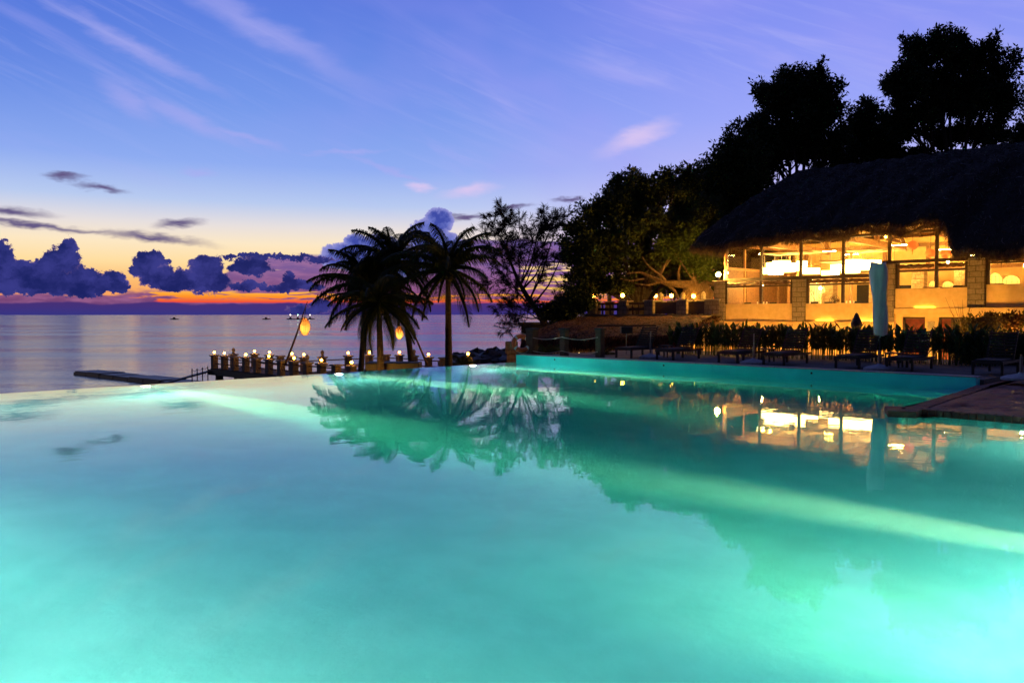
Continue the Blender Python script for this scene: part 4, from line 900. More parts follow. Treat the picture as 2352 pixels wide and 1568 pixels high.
# interior shell
MB().box(-24.9, -15, F+.25, 54, 1.15, 1.34).box(-14.995, -3, F+.35, 54, 1.9, 2.09).box(-15.0, -14.9, F+.5, 54, 1.2, 2.088).build('floor', timber, rs)
MB().box(-24.9, -3, 53.8, 54, 1.35, 6.6).build('back_wall', inplaster, rs)
MB().box(-3.2, -3, F+.3, 53.8, 2.09, 5.2).build('end_wall', inplaster, rs)
b = MB()
for i in range(4): y0 = F+.6+i*2.3; b.box(-24.95, -24.85, y0, y0+1.9, 1.35, 4.5)
b.build('side_panel', louver, rs)
b = MB()
for i in range(5): y0 = F+.3+i*2.3; b.box(-25, -24.82, y0, y0+.14, 1.35, 6.2)
b.box(-25, -24.8, F+.3, 54, 4.5, 4.66).box(-25, -24.8, F+.3, 54, 6.0, 6.2); b.build('side_frame', timber, rs)
MB().box(-24.92, -24.91, F+.4, 53.9, 4.66, 6.0).build('window_pane', glass, rs)
b = MB()
for i in range(9): x = -24+i*2.6; b.box(x-.1, x+.1, 53.6, 53.78, 4.5, 6.2)
b.box(-24.9, -3, 53.58, 53.8, 4.5, 4.7).box(-24.9, -3, 53.58, 53.8, 6.0, 6.2); b.build('back_frame', timber, rs)
# roof: thatch, ceiling, rafters
RY, RZ = 49.6, 10.95
def eave(x):
    base = 6.42+.10*min(1, max(0, (x+19)/3))+.06*math.sin(x*1.9)+.05*math.sin(x*4.3+1)
    if x < -21: base -= .34*min(1, (-21-x)/3)
    k = min(1, max(0, (x+12.1)/.9)); k = k*k*(3-2*k)
    z = base*(1-k)+(4.98+.08*math.sin(x*2.2))*k
    y = 42.0-.75*k
    return y, z
nx, nv = 150, 34; v = []; f = []
x0, x1 = -25.9, 2.
for j in range(nv+1):
    q = j/nv
    for i in range(nx+1):
        u = i/nx; xe = x0+(x1-x0)*u
        xr = max(-22.7, xe+3.2*(1-u)**6*1) if xe < -22.7 else xe
        xr = -22.7+(xe+25.9)*(0+ (24.7/27.9))
        ye_, ze = eave(xe)
        x = xr*(1-q)+xe*q
        p = Vector((x, RY*(1-q)+ye_*q, RZ*(1-q)+ze*q))
        hump = math.sin(pi*min(1, q*1.0))*.28; p.z += hump+.05*math.sin(x*3.1+q*11)+.035*math.sin(x*7.7-q*17)
        if q > .9: p.z -= .25*((q-.9)/.1)**2
        v.append(p)
W1 = nx+1
for j in range(nv):
    for i in range(nx): f.append((j*W1+i, (j+1)*W1+i, (j+1)*W1+i+1, j*W1+i+1))
# rounded underside of the eave
k0 = len(v)
for i in range(W1): p = v[nv*W1+i]; v.append(p+Vector((0, .25, -.32 if not -18.5 < p.x < -12 else -.08)))
for i in range(W1): p = v[nv*W1+i]; v.append(p+Vector((0, .9, .0)))
for i in range(nx): f.append((nv*W1+i, k0+i, k0+i+1, nv*W1+i+1)); f.append((k0+i, k0+W1+i, k0+W1+i+1, k0+i+1))
RV = v
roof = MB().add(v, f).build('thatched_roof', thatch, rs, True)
# left hip and back slope
def fan(name, A, Bc, mat, par, n=24, m=14):
    v = []; f = []
    for j in range(m+1):
        for i in range(n+1):
            p = A(i/n).lerp(Bc(i/n), j/m); p = p+Vector((-.0, 0, .25*math.sin(pi*j/m)+.05*math.sin(i*1.7+j))); v.append(p)
    for j in range(m):
        for i in range(n): f.append((j*(n+1)+i, j*(n+1)+i+1, (j+1)*(n+1)+i+1, (j+1)*(n+1)+i))
    return MB().add(v, f).build(name, mat, par, True), v
hip, HV = fan('hip', lambda u: Vector((-22.7, RY+.0*u, RZ)), lambda u: Vector((-25.9-.5*math.sin(pi*u), 42.0+15.2*u, 5.95)), thatch, roof)
fan('back_slope', lambda u: Vector((-22.7+24.7*u, RY, RZ)), lambda u: Vector((-25.9+27.9*u, 57.2, 6.0)), thatch, roof)
ceil = MB(); 
def underside(xx, q): return (xx, RY*(1-q)+42.6*q, (RZ-.55)*(1-q)+6.35*q)
ceil.add([underside(-22.3, 0), underside(-11.9, 0), underside(-11.9, 1), underside(-25.0, 1)], [(0, 1, 2, 3)])
ceil.add([underside(-11.9, 0), underside(-2, 0), (-2, 42.6, 4.95), (-11.9, 42.6, 4.95)], [(0, 1, 2, 3)])
ceil.add([(-22.3, RY, RZ-.55), (-2, RY, RZ-.55), (-2, 56.5, 5.8), (-25., 56.5, 5.8)], [(0, 1, 2, 3)]); ceil.add([(-22.3, RY, RZ-.55), underside(-25., 1), (-25., 56.5, 5.8)], [(0, 1, 2)]); ceil.build('ceiling', inplaster, rs)
b = MB()
for i in range(24):
    x = -24.6+i*.95
    w0 = min(1., (x+25.2)/3.0); tp = lambda y, z: (x, y+(RY-y)*w0, z+(RZ-.72-z)*w0)
    ez = 6.22 if x < -12 else 5.0; b.beam(tp(42.7, ez), (x, 42.7, ez), .14, .2); b.beam(tp(56.3, 5.75), (x, 56.3, 5.75), .14, .2)
b.build('rafter', timber, rs)
b = MB()
for q in (.25, .5, .75):
    y, z = RY*(1-q)+42.6*q, (RZ-.62)*(1-q)+6.3*q; b.beam((-24.9+2.5*(1-q), y, z-.15), (-12, y, z-.15), .12, .14)
    y, z = RY*(1-q)+56.4*q, (RZ-.62)*(1-q)+5.85*q; b.beam((-24.9+2.5*(1-q), y, z-.15), (-3, y, z-.15), .12, .14)
b.build('purlin', louver, rs)
for x in (-22.45, -17.62, -12.9, -8.2):
    b = MB(); b.beam((x, F+.2, 5.95), (x, 54, 5.95), .22, .34); b.beam((x, 49, 5.9), (x, 49.6, RZ-.8), .22, .22)
    b.beam((x, F+.6, 6.1), (x, 49.4, 9.9), .2, .26); b.beam((x, 53.6, 6.1), (x, 49.8, 9.9), .2, .26); b.build('truss', timber, rs)
b = MB()
for k in range(14): b.beam((-17.5, 50.2+.05*k, 6.3+.26*k*.9), (-17.5, 53.3-.22*k, 6.3+.26*k*.9), .04, .16)
b.build('slat_panel', louver, rs)
for x, y in ((-21.0, 50.5), (-18.3, 51), (-13.4, 50.5), (-12.2, 47.5), (-16.0, 51.5), (-9.4, 49)):
    MB().box(x-.35, x+.35, y-.35, y+.35, 1.35, 4.3, 0, .02).build('inner_column', stonemat('inner stone', (.55, .42, .26), (.5, .37, .2), (.3, .2, .1)) if 'inner stone' not in MATS else MATS['inner stone'], rs)
b = MB()
for x, y in ((-23.5, 50), (-21.7, 47.5), (-19.1, 49), (-14.2, 48.5)): b.tube([(x, y, 1.35), (x, y, 5.9)], .11, 10)
b.build('timber_column', timber, rs)
upl = emat('uplight tube', (1., .52, .09), 640.)  # light bars added to brighten ceiling and rafters
for i, (x, y) in enumerate(((-23.6, 47), (-20.1, 48), (-15.6, 46.5), (-11.6, 46.5), (-8.6, 46.5), (-20.1, 51.5), (-14.5, 51.5))):
    t_ = thing('fill_light', 'slim added light bar fixed high under the rafters, %s of the row inside the restaurant' % ordn[i], 'light', (x, y, 5.5 if x < -12 else 4.75), 'added fill lights inside the restaurant'); z = t_.location.z
    MB().box(x-.5, x+.5, y-.07, y+.07, z, z+.05).build('housing', wood, t_); MB().box(x-.46, x+.46, y-.04, y+.04, z+.052, z+.075).build('tube', upl, t_)
for i, (x, y, z) in enumerate(((-23.6, 46.6, 3.6), (-21.6, 49.6, 4.6), (-19.9, 46.5, 3.3), (-17.2, 49.5, 4.6), (-15.8, 46.6, 3.5), (-13.9, 49.5, 4.7), (-11.9, 46.3, 4.3), (-9.5, 46.4, 4.2), (-7.5, 49, 4.3))):  # bulbs added to brighten the lower part of the interior
    t_ = thing('fill_bulb', 'added fill bulb on a cord inside the restaurant, %s from the left end' % ordn[i], 'pendant lamp', (x, y, z), 'added fill bulbs inside the restaurant'); MB().ball((x, y, z), .07, 10).build('bulb', emat('warm fill', (1., .56, .13), 1500.) if i == 0 else bpy.data.materials['warm fill'], t_); MB().tube([(x, y, z+.07), (x, y, z+1.9)], .008, 4).build('cord', wood, t_)
t_ = thing('eave_lamp', 'small bright lamp under the eave beside the top of the blue umbrella', 'lamp', (-15.3, 43.8, 5.75)); MB().ball((-15.3, 43.8, 5.82), .07, 10).build('bulb', globe, t_); MB().tube([(-15.3, 43.8, 5.9), (-15.3, 43.95, 6.0)], .02, 5).build('bracket', wood, t_)
# curtains and a dark doorway at the back
b = MB()
for k in range(14): x = -22.3+k*.09; b.box(x, x+.07, 49.2+.08*(k % 2), 49.26+.08*(k % 2), 1.4, 3.7)
tag(b.build('curtain', curtain), 'white pleated curtain inside behind the left lower window', 'curtain')
MB().box(-24.2, -23.0, 53.6, 53.79, 1.35, 3.6).box(-20.5, -19.3, 53.6, 53.79, 1.35, 3.7).box(-18, -17.1, 53.6, 53.79, 1.35, 3.6).build('dark_doorway', blackwood, rs)
# straw on the roof
pp = []
for _ in range(26000):
    i = random.randrange(nx*nv); ff = f[i]; a = random.random(); c = random.random()
    p = RV[ff[0]].lerp(RV[ff[1]], a).lerp(RV[ff[3]].lerp(RV[ff[2]], a), c)
    if p.x > -1: continue
    pp.append(p+Vector((0, 0, .01)))
quads_obj('loose_straw', strands([tuple(p) for p in pp[2600:]], .34, .012, (0, -.75, -.45), .3), straw, roof)
quads_obj('glint_straw', strands([tuple(p) for p in pp[:2600]], .42, .011, (0, -.75, -.45), .4), pmat('pale glint straw', (.30, .27, .28), .7, (.15, .13, .13), 8.), roof)  # pale strands put bluish-white glints into the straw colour
pp = []
for _ in range(17000):
    x = random.uniform(-25.95, -2); ye_, ze = eave(x); hang = .12+.30*abs(math.sin(x*1.25+.6))*(.6 if x > -12 else 1)
    if -19 < x < -12.2 and random.random() < .25+.45*(math.sin(x*2.3)+math.sin(x*5.1+1) > .1): continue
    pp.append((x, ye_+random.uniform(-.1, .35), ze-.22-hang*random.random()))
for _ in range(1500):
    q = random.random(); pp.append((-25.9-.4*math.sin(pi*q), 42.+15*q, 5.95-.2*random.random()))
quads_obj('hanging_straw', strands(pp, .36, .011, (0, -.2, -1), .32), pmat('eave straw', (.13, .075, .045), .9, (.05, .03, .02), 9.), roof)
# a sagging bundle of straw under the eave
b = MB(); P_ = []
for i in range(70):
    x = -22.6+i*.155; ye_, ze = eave(x); P_.append((x, ye_+.25, ze-.42-.26*abs(math.sin((x+1.2)*.85))))
b.tube(P_, [.08+.04*random.random() for _ in P_], 7); b.build('straw_roll', MATS['eave straw'], roof)
# ---- pendants
def drum(p, label, r=.42, h=.3, zt=5.6):
    t_ = thing('drum_pendant', label, 'pendant lamp', p, 'white drum pendants in the restaurant'); x, y, z = p
    MB().lathe((x, y, z), [(r*.97, -h/2), (r, -h/2), (r, h/2), (r*.97, h/2)], 22).build('drum_shade', shade, t_)
    MB().tube([(x, y, z+h/2), (x, y, zt)], .018, 5).build('cord', capst, t_)
Z5 = lambda zx, zy, Y: onY((2350+zx/3.136)/1.50638, (700+zy/3.136)/1.50638, Y)
Z6 = lambda zx, zy, Y: onY((2850+zx/3.136)/1.50638, (700+zy/3.136)/1.50638, Y)
for i, (zx, zy, Y, r_) in enumerate([(925, 745, 46, .27), (1035, 685, 46.4, .5), (1110, 665, 47.2, .55), (1160, 725, 46, .55), (1200, 690, 46.8, .5), (1270, 710, 46.2, .45), (1048, 755, 45.6, .45), (1330, 670, 47, .32),
        (1430, 745, 46, .5), (1725, 705, 46.6, .42), (1640, 772, 46.8, .5),
        (1880, 655, 46.5, .55), (1990, 660, 47.4, .6), (1860, 735, 45.8, .5), (2015, 700, 46, .55), (2090, 660, 47, .5), (1950, 690, 46.6, .45)]):
    q = Z5(zx, zy, Y); drum((q.x, q.y, q.z), 'glowing white drum pendant, %s counted from the left in the restaurant windows' % (ordn+['seventeenth'])[i], r_, .32 if r_ > .4 else .36, Z5(zx, 585, Y).z if zx < 1400 else Z5(zx, 560, Y).z)
for nm, zx0, zx1, zy0, zy1, Y0, Y1 in (('left', 905, 1440, 600, 560, 45.4, 47.4), ('right', 1800, 2300, 570, 530, 45.4, 47.6), ('middle', 1520, 1760, 690, 660, 45.6, 47)):
    a = Z5(zx0, zy0, Y0); e = Z5(zx1, zy0, Y0); z = a.z+.25; t_ = thing('hanging_rack', '%s pale hanging wooden frame that carries the drum pendants' % nm, 'frame', (a.x, Y0, z))
    b = MB(); x_0, x_1 = a.x, e.x
    for y in (Y0, Y1): b.beam((x_0, y, z), (x_1, y, z), .06, .07)
    for x in (x_0, (x_0+x_1)/2, x_1): b.beam((x, Y0, z), (x, Y1, z), .06, .07)
    b.beam((x_0, Y0, z), (x_1, Y1, z), .04, .04); b.beam((x_0, Y1, z), (x_1, Y0, z), .04, .04)
    b.build('frame', pmat('pale frame '+nm, (.7, .55, .3), .6), t_)
    b = MB()
    for x in (x_0, x_1):
        for y in (Y0, Y1): b.tube([(x, y, z), ((x_0+x_1)/2+(x-(x_0+x_1)/2)*.35, (Y0+Y1)/2, z+2.4)], .014, 4)
    b.build('cable', capst, t_)
for i, (zx, zy, Y) in enumerate([(965, 465, 46.2), (1160, 550, 48), (1325, 560, 47.5)]):
    q = Z6(zx, zy, Y); t_ = thing('red_lantern', ['highest round red paper lantern with tassel, inside the right bay', 'middle red paper lantern, hanging lower behind a column', 'rightmost red paper lantern under the tie beam'][i], 'lantern', q, 'red paper lanterns in the restaurant')
    MB().ball(q, .28, 16, .85).build('paper_globe', redl, t_, True); MB().tube([q+Vector((0, 0, -.24)), q+Vector((0, 0, -.5))], [.04, .015], 6).build('tassel', redl, t_); MB().tube([q+Vector((0, 0, .2)), q+Vector((0, 0, 1.1))], .01, 4).build('cord', wood, t_)
for i, (zx, zy, Y, r_) in enumerate([(1858, 880, 44.7, .3), (2032, 885, 44.7, .37), (1182, 915, 47, .18), (1345, 918, 46.5, .26)]):
    q = Z6(zx, zy, Y); t_ = thing('dome_lamp', ['tall arched glowing lamp on the sill of the far right window', 'wide arched glowing lamp beside it on the far right sill', 'narrow dome lamp glowing behind the middle post of the right bay', 'low dome lamp glowing beside the dark chair backs'][i], 'table lamp', (q.x, q.y, q.z), 'arched wicker lamps')
    H_ = r_*(1.7 if i in (0, 2) else 1.1); b = MB(); b.lathe((q.x, q.y, q.z), [(r_, 0), (r_, H_*.35), (r_*.9, H_*.62), (r_*.62, H_*.87), (r_*.2, H_), (.01, H_+.01)], 18); b.build('glow', dome, t_, True)
    b = MB()
    for k in range(10):
        w_ = 2*pi*k/10; b.tube([(q.x+a*1.02*math.cos(w_), q.y+a*1.02*math.sin(w_), q.z+c) for a, c in ((r_, 0), (r_, H_*.35), (r_*.9, H_*.62), (r_*.62, H_*.87), (.02, H_))], .008, 4)
    for a, c in ((r_, .02), (r_, H_*.2), (r_, H_*.38), (r_*.88, H_*.64)): b.tube([(q.x+a*1.02*math.cos(w_), q.y+a*1.02*math.sin(w_), q.z+c) for w_ in np.linspace(0, 2*pi, 19)], .008, 4)
    b.build('wicker', wicker, t_)
    MB().box(q.x-.45, q.x+.45, q.y-.3, q.y+.3, 2.1, q.z-.01).build('stand', timber, t_)
# dining chairs, tables, fan, glasses
def chair(p, label, rz=0.):
    t_ = thing('dining_chair', label, 'chair', p, 'dark dining chairs behind the parapets'); x, y, z = p; b = MB()
    b.box(x-.23, x+.23, y-.23, y+.23, z+.43, z+.48).build('seat', blackwood, t_)
    MB().box(x-.23, x+.23, y+.2, y+.24, z+.5, z+1.15, 0, .01).build('backrest', blackwood, t_)
    for a in (-.2, .2):
        for c in (-.2, .2): MB().box(x+a-.02, x+a+.02, y+c-.02, y+c+.02, z, z+.43).build('leg', blackwood, t_)
for i, (zx, Y, lb) in enumerate(((725, 45.6, 'dark chair back at the left lower window near the curtain'), (1000, 46.2, 'dark chair back beside the wine glasses'), (1450, 45.4, 'dark chair back below the driftwood branches'), (1600, 46.4, 'dark chair back left of the round fan'), (1910, 45.6, 'dark chair back right of the fan window post'))):
    q = Z5(zx, 1090, Y); chair((q.x, Y, 1.345), lb)
for zx, Y, lb in ((1440, 45.3, 'wide dark chair back in the right bay'), (1535, 46, 'smaller dark chair back next to the stone column')):
    q = Z6(zx, 910, Y); chair((q.x, Y, 2.095), lb)
def table(p, label, gl=True):
    x, y, z = p; t_ = thing('dining_table', label, 'table', p, 'dining tables behind the parapets')
    MB().box(x-.6, x+.6, y-.4, y+.4, z+.9, z+.95, 0, .01).build('tabletop', curtain, t_); MB().box(x-.06, x+.06, y-.06, y+.06, z, z+.9).build('leg', wood, t_)
glassm = pmat('wine glass', (.9, .85, .7), .1, emis=(1, .8, .45), es=.25)
for zx, Y, lb in ((925, 45.4, 'white set table with wine glasses left of the first stone column'), (1860, 45.5, 'white set table with glasses right of the fan')):
    q = Z5(zx, 1095, Y); table((q.x, Y, 1.345), lb)
    for k in range(4):
        gx_ = q.x-.35+k*.2; t_ = thing('wine_glass', 'wine glass, %s from left on the %s' % (ordn[k], 'left set table' if zx < 1000 else 'set table right of the fan'), 'glass', (gx_, Y-.2, 2.3), 'wine glasses on the set tables')
        MB().lathe((gx_, Y-.2, 2.297), [(.04, 0), (.006, .01), (.006, .09), (.035, .12), (.04, .17), (.032, .22)], 10).build('bowl', glassm, t_)
q = Z5(1685, 1065, 46.5); t_ = thing('standing_fan', 'round standing fan with wire cage beside the window post', 'fan', (q.x, q.y, 1.35))
b = MB()
for r_ in (.1, .2, .3): b.tube([(q.x+r_*math.cos(a), q.y, q.z+r_*math.sin(a)) for a in np.linspace(0, 2*pi, 25)], .012, 5, False)
for k in range(12): a = 2*pi*k/12; b.tube([(q.x, q.y, q.z), (q.x+.3*math.cos(a), q.y, q.z+.3*math.sin(a))], .006, 4)
b.build('cage', blackwood, t_)
b = MB()
for k in range(3):
    a = 2*pi*k/3; b.add([(q.x, q.y+.03, q.z), (q.x+.26*math.cos(a-.4), q.y+.05, q.z+.26*math.sin(a-.4)), (q.x+.28*math.cos(a), q.y+.03, q.z+.28*math.sin(a)), (q.x+.26*math.cos(a+.4), q.y+.01, q.z+.26*math.sin(a+.4))], [(0, 1, 2, 3)])
b.build('blades', louver, t_); MB().tube([(q.x, q.y+.08, 1.35), (q.x, q.y+.08, q.z)], .03, 8).build('stand', blackwood, t_)
q = Z5(1500, 1080, 47); t_ = thing('driftwood', 'pale branching driftwood standing inside left of the fan', 'driftwood', (q.x, 47, 1.35)); b = MB(); r0 = random.Random(4)
MB().lathe((q.x, 47, 1.35), [(.25, 0), (.3, .3), (.2, .7)], 12).build('pot', capst, t_)
for k in range(9):
    a = r0.uniform(-1, 1); b.tube([(q.x, 47, 2.0), (q.x+a*.2, 47+r0.uniform(-.1, .1), 2.5+r0.random()*.2), (q.x+a*.5, 47, 2.9+r0.random()*.5), (q.x+a*.5+r0.uniform(-.2, .2), 47, 3.2+r0.random()*.4)], [.03, .025, .018, .008], 5)
b.build('branches', capst, t_)
q = Z6(915, 900, 46.2); t_ = thing('indoor_palm', 'small feathery potted palm inside the right bay', 'plant', (q.x, q.y, 2.1)); MB().lathe((q.x, q.y, 2.1), [(.15, 0), (.2, .6), (.21, .8)], 12).build('pot', capst, t_)
for k in range(9):
    o = bpy.data.objects.new('leaf', FR[50][k % 2]); COL.objects.link(o); o.parent = t_; o.location = (0, 0, .8); o.scale = (.75,)*3; o.rotation_euler = (0, 0, k*.7)
# flood lamp on the column and warm wall washers
p = Z5(425, 775, 43.8); t_ = thing('flood_lamp', 'brilliant flood lamp on top of the left stone column of the restaurant', 'lamp', (-25.12, 43.85, 3.83))
MB().lathe((-25.12, 43.85, 3.835), [(.06, 0), (.06, .2), (.1, .22)], 10).build('stem', blackwood, t_); MB().ball((-25.12, 43.85, 4.2), .13, 14).build('bulb', globe2, t_)
for x, z, lb in ((-18.6, 1.38, 'narrow strip light washing the parapet left of the blue umbrella'), (-16.4, 1.38, 'narrow strip light washing the parapet behind the blue umbrella'), (-13.4, 2.1, 'narrow strip light washing the parapet above the red door')):
    t_ = thing('wall_washer', lb, 'strip light', (x, F-.0, z), 'strip lights along the ledge'); MB().box(x-.5, x+.5, F-.06, F-.03, z-.03, z+.01).build('housing', capst, t_); MB().box(x-.48, x+.48, F-.028, F-.008, z-.025, z+.002).build('tube', emat('washer tube', (1., .48, .06), 75.), t_)
def garden_lamp(p, label, power=None):
    t_ = thing('garden_lamp', label, 'lamp', p, 'low garden lamps before the restaurant'); x, y, z = p
    MB().tube([(x, y, z), (x, y, z+.5)], .04, 8).build('stake', blackwood, t_); MB().ball((x, y, z+.62), .13, 12).build('bulb', emat('garden bulb', (1., .47, .06), (power or 190.)*4.3), t_)
gp0 = atD(868, 850, 40.2); garden_lamp((gp0.x, gp0.y, -2.75), 'added lamp at the foot of the short palm lighting its fronds from below', 120)  # lamp added under the palm to brighten its low fronds
garden_lamp((-22.5, 39.5, -2.3), 'garden lamp hidden behind the hedge left of the statue', 420)
garden_lamp((-17.0, 39.5, -2.3), 'garden lamp hidden behind the hedge below the blue umbrella', 520)
garden_lamp((-12.5, 39.0, -2.3), 'garden lamp hidden behind the hedge before the doors', 520)
garden_lamp((-8.0, 38.5, -2.3), 'garden lamp hidden behind the right hedge', 420)
# ================================================================== SUN DECK OBJECTS
def lounger(p):
    t_ = thing('sun_lounger', '', 'sun lounger', p, 'sun loungers along the pool wall'); x, y, z = p
    b = MB()
    for k in range(12): b.box(x-.33, x+.33, y+.02+k*.1, y+.095+k*.1, z+.33, z+.355)
    b.build('seat', blackwood, t_)
    MB().box(x-.36, x-.331, y, y+1.95, z+.28, z+.35).box(x+.331, x+.36, y, y+1.95, z+.28, z+.35).box(x-.33, x+.33, y-.01, y+.015, z+.28, z+.35).build('frame', blackwood, t_)
    b = MB(); a0 = Vector((x, y+1.25, z+.36)); d = Vector((0, math.cos(R(58)), math.sin(R(58))))
    for k in range(9):
        c = a0+d*(.05+k*.095); b.beam(c-Vector((.33, 0, 0)), c+Vector((.33, 0, 0)), .06, .05)
    for s_ in (-.31, .31): b.beam(a0+Vector((s_, .03, 0)), a0+Vector((s_, .03, 0))+d*.88, .04, .04)
    b.build('backrest', blackwood, t_)
    pr_ = Vector((x, y+1.75, z+.32)); MB().beam(a0+d*.6+Vector((0, .03, 0)), pr_+Vector((0, .1, 0)), .04, .04).build('prop', blackwood, t_)
    for a in (-.33, .33):
        for c in (.08, 1.7): MB().box(x+a-.03, x+a+.03, y+c-.03, y+c+.03, z, z+.3).build('leg', blackwood, t_)
    cu = MB().box(x-.3, x+.3, y+.04, y+1.2, z+.357, z+.39, 0, .012).build('cushion', pmat('dark cushion', (.03, .028, .035), .8), t_)
    return t_
DZ = .2
lx = [1430, 1525, 1670, 1775, 1945, 2065, 2268]
lbs = ['lounger farthest left, nearest the rope fence posts', 'second lounger from the left, beside the farthest umbrella stand', 'third lounger from the left', 'fourth lounger, just right of the bare umbrella stand', 'fifth lounger, left of the closed blue umbrella', 'sixth lounger, right of the closed blue umbrella', 'last lounger, closest to the brick paving']
pts_ = []
for px in lx:
    t = (px-1176)/1830.; Y = 23.0; fw = Y/(.7157+.6984*t); pts_.append((-.6984*fw+.7157*t*fw, Y, DZ))
L0 = lounger(pts_[0]); L0['label'] = 'dark slatted sun '+lbs[0]
for q, lb in zip(pts_[1:], lbs[1:]): dup(L0, q, None, 'dark slatted sun '+lb)
for x_, lb in ((-16.2, 'small low side table between the two leftmost loungers'), (-12.3, 'small low side table between the middle pair of loungers'), (-8.3, 'small low side table beside the blue umbrella base')):
    t_ = thing('side_table', lb, 'table', (x_, 24.6, DZ), 'side tables between loungers'); MB().box(x_-.22, x_+.22, 24.4, 24.8, DZ+.4, DZ+.43).build('tabletop', blackwood, t_)
    for a in (-.18, .18):
        for c in (-.16, .16): MB().box(x_+a-.02, x_+a+.02, 24.6+c-.02, 24.6+c+.02, DZ, DZ+.4).build('leg', blackwood, t_)
def stand(px, py, label, top=.95):
    q = onZ(px, py, DZ); t_ = thing('umbrella_stand', label, 'umbrella stand', q, 'umbrella stands along the pool'); x, y, z = q
    MB().lathe((x, y, z), [(.42, 0), (.42, .05), (.3, .1), (.07, .15), (.05, .18)], 24).build('base', concrete, t_, False); MB().tube([(x, y, z+.15), (x, y, z+.55)], .035, 10).build('sleeve', metal, t_)
    MB().tube([(x, y, z+.5), (x, y, z+top)], .02, 8).build('pole', blackwood if top > 1 else metal, t_); return q
stand(1494, 822, 'bare umbrella stand farthest left near the first loungers')
stand(1731, 835, 'bare umbrella stand between third and fourth loungers')
bq = stand(2020, 849, 'round concrete stand under the closed blue umbrella', 1.3)
stand(2345, 872, 'umbrella stand base at the right edge of the picture', .6)
# the closed umbrella
t_ = thing('closed_umbrella', 'tall closed patio umbrella wrapped in a pale blue cover', 'umbrella', bq); x, y, z = bq
zt = atD(2014, 600, bq.length*.905).z; 
v = []; f = []; N = 28; M = 26; D_ = math.hypot(x, y); zb = onZ(2020, 849, DZ).z
z0, z1 = zb+.98, zb+2.98
for j in range(M+1):
    q = j/M; r_ = .165+.05*q+.012*math.sin(q*9)
    if q > .96: r_ = .2
    for i in range(N):
        a = 2*pi*i/N; rr = r_*(1+.09*math.sin(3*a+q*3.5)+.05*math.sin(7*a-q*6)+.03*math.sin(11*a+q*9))
        v.append((x-.07*q*.7+rr*math.cos(a), y-.07*q*.7+rr*math.sin(a), z0+(z1-z0)*q+(.03*math.sin(2*a) if j in (0, M) else 0)))
for j in range(M):
    for i in range(N): f.append((j*N+i, j*N+(i+1) % N, (j+1)*N+(i+1) % N, (j+1)*N+i))
f.append(tuple(range(M*N, M*N+N)))
MB().add(v, f).build('cover', canvas, t_, True); MB().tube([(x, y, zb+.9), (x-.04, y-.04, z1-.1)], .025, 8).build('mast', metal, t_)
# shade stand: crossbar on a pole (dark silhouette)
c = onY((1700+1220/2.6133)/1.50638, 800, 25.5); t_ = thing('crossbar_stand', 'dark pole with a small box and long crossbar before the thatched bar', 'stand', (c.x, c.y, DZ))
zt = onY(1437, 749, 25.5).z; MB().tube([(c.x, c.y, DZ), (c.x, c.y, zt)], .02, 8).build('pole', metal, t_); MB().box(c.x-.22, c.x+.22, c.y-.2, c.y+.2, zt-.28, zt-.02, YAW, .01).build('box', blackwood, t_)
u = Vector((math.cos(YAW), math.sin(YAW), 0)); MB().beam(Vector((c.x, c.y, zt+.02))-u*1.15, Vector((c.x, c.y, zt+.02))+u*1.15, .08, .06).build('crossbar', blackwood, t_)
# rope fence posts
fp = []
for i, (px, ytop, w_) in enumerate(((1222, 758, .34), (1296, 758, .24), (1378, 758, .24))):
    q = onY(px, 816, 22.0); z1 = onY(px, ytop, 22.0).z; x = q.x
    t_ = thing('fence_post', ['thick dark post at the pool corner carrying the life ring', 'middle dark square post of the rope fence', 'right dark square post of the rope fence'][i], 'post', (x, 22, DZ), 'posts of the rope fence')
    MB().box(x-w_/2, x+w_/2, 22-w_/2, 22+w_/2, DZ, z1, 0, .01).build('shaft', wood, t_); MB().box(x-w_/2-.03, x+w_/2+.03, 22-w_/2-.03, 22+w_/2+.03, z1+.002, z1+.07, 0, .01).build('cap', blackwood, t_); fp.append(Vector((x, 22, z1)))
for i in range(2):
    for dz, lb in ((-.25, 'upper'), (-.75, 'lower')):
        a = fp[i]+Vector((0, -.13, dz)); e = fp[i+1]+Vector((0, -.13, dz)); b = MB(); b.tube([a.lerp(e, s)+Vector((0, 0, -.09*math.sin(pi*s))) for s in np.linspace(0, 1, 12)], .014, 6)
        tag(b.build('fence_rope', rope), '%s sagging rope between the %s fence posts' % (lb, 'left and middle' if i == 0 else 'middle and right'), 'rope', 'ropes of the fence')
# life ring
q = onY(1198, 788, 21.75); t_ = thing('life_ring', 'orange life ring with pale bands and rope hung slanting on the corner post', 'life ring', q)
v = []; f = []; n = 36; m = 12; Rr, rr = .3, .085; ax = Vector((.52, -.45, .42)).normalized(); e1 = ax.cross(Vector((0, 0, 1))).normalized(); e2 = ax.cross(e1)
for i in range(n):
    A = 2*pi*i/n; c = e1*math.cos(A)*Rr+e2*math.sin(A)*Rr
    for j in range(m):
        B_ = 2*pi*j/m; v.append(q+c+(c.normalized()*math.cos(B_)+ax*math.sin(B_))*rr)
for i in range(n):
    for j in range(m): f.append((i*m+j, ((i+1) % n)*m+j, ((i+1) % n)*m+(j+1) % m, i*m+(j+1) % m))
MB().add(v, f).build('ring', orange, t_, True)
for k in range(4):
    b = MB(); A0 = pi/4+k*pi/2; v = []
    P_ = [q+(e1*math.cos(A)+e2*math.sin(A))*Rr for A in np.linspace(A0-.12, A0+.12, 5)]; b.tube(P_, rr+.006, 12); b.build('band', whitep, t_, True)
b = MB()
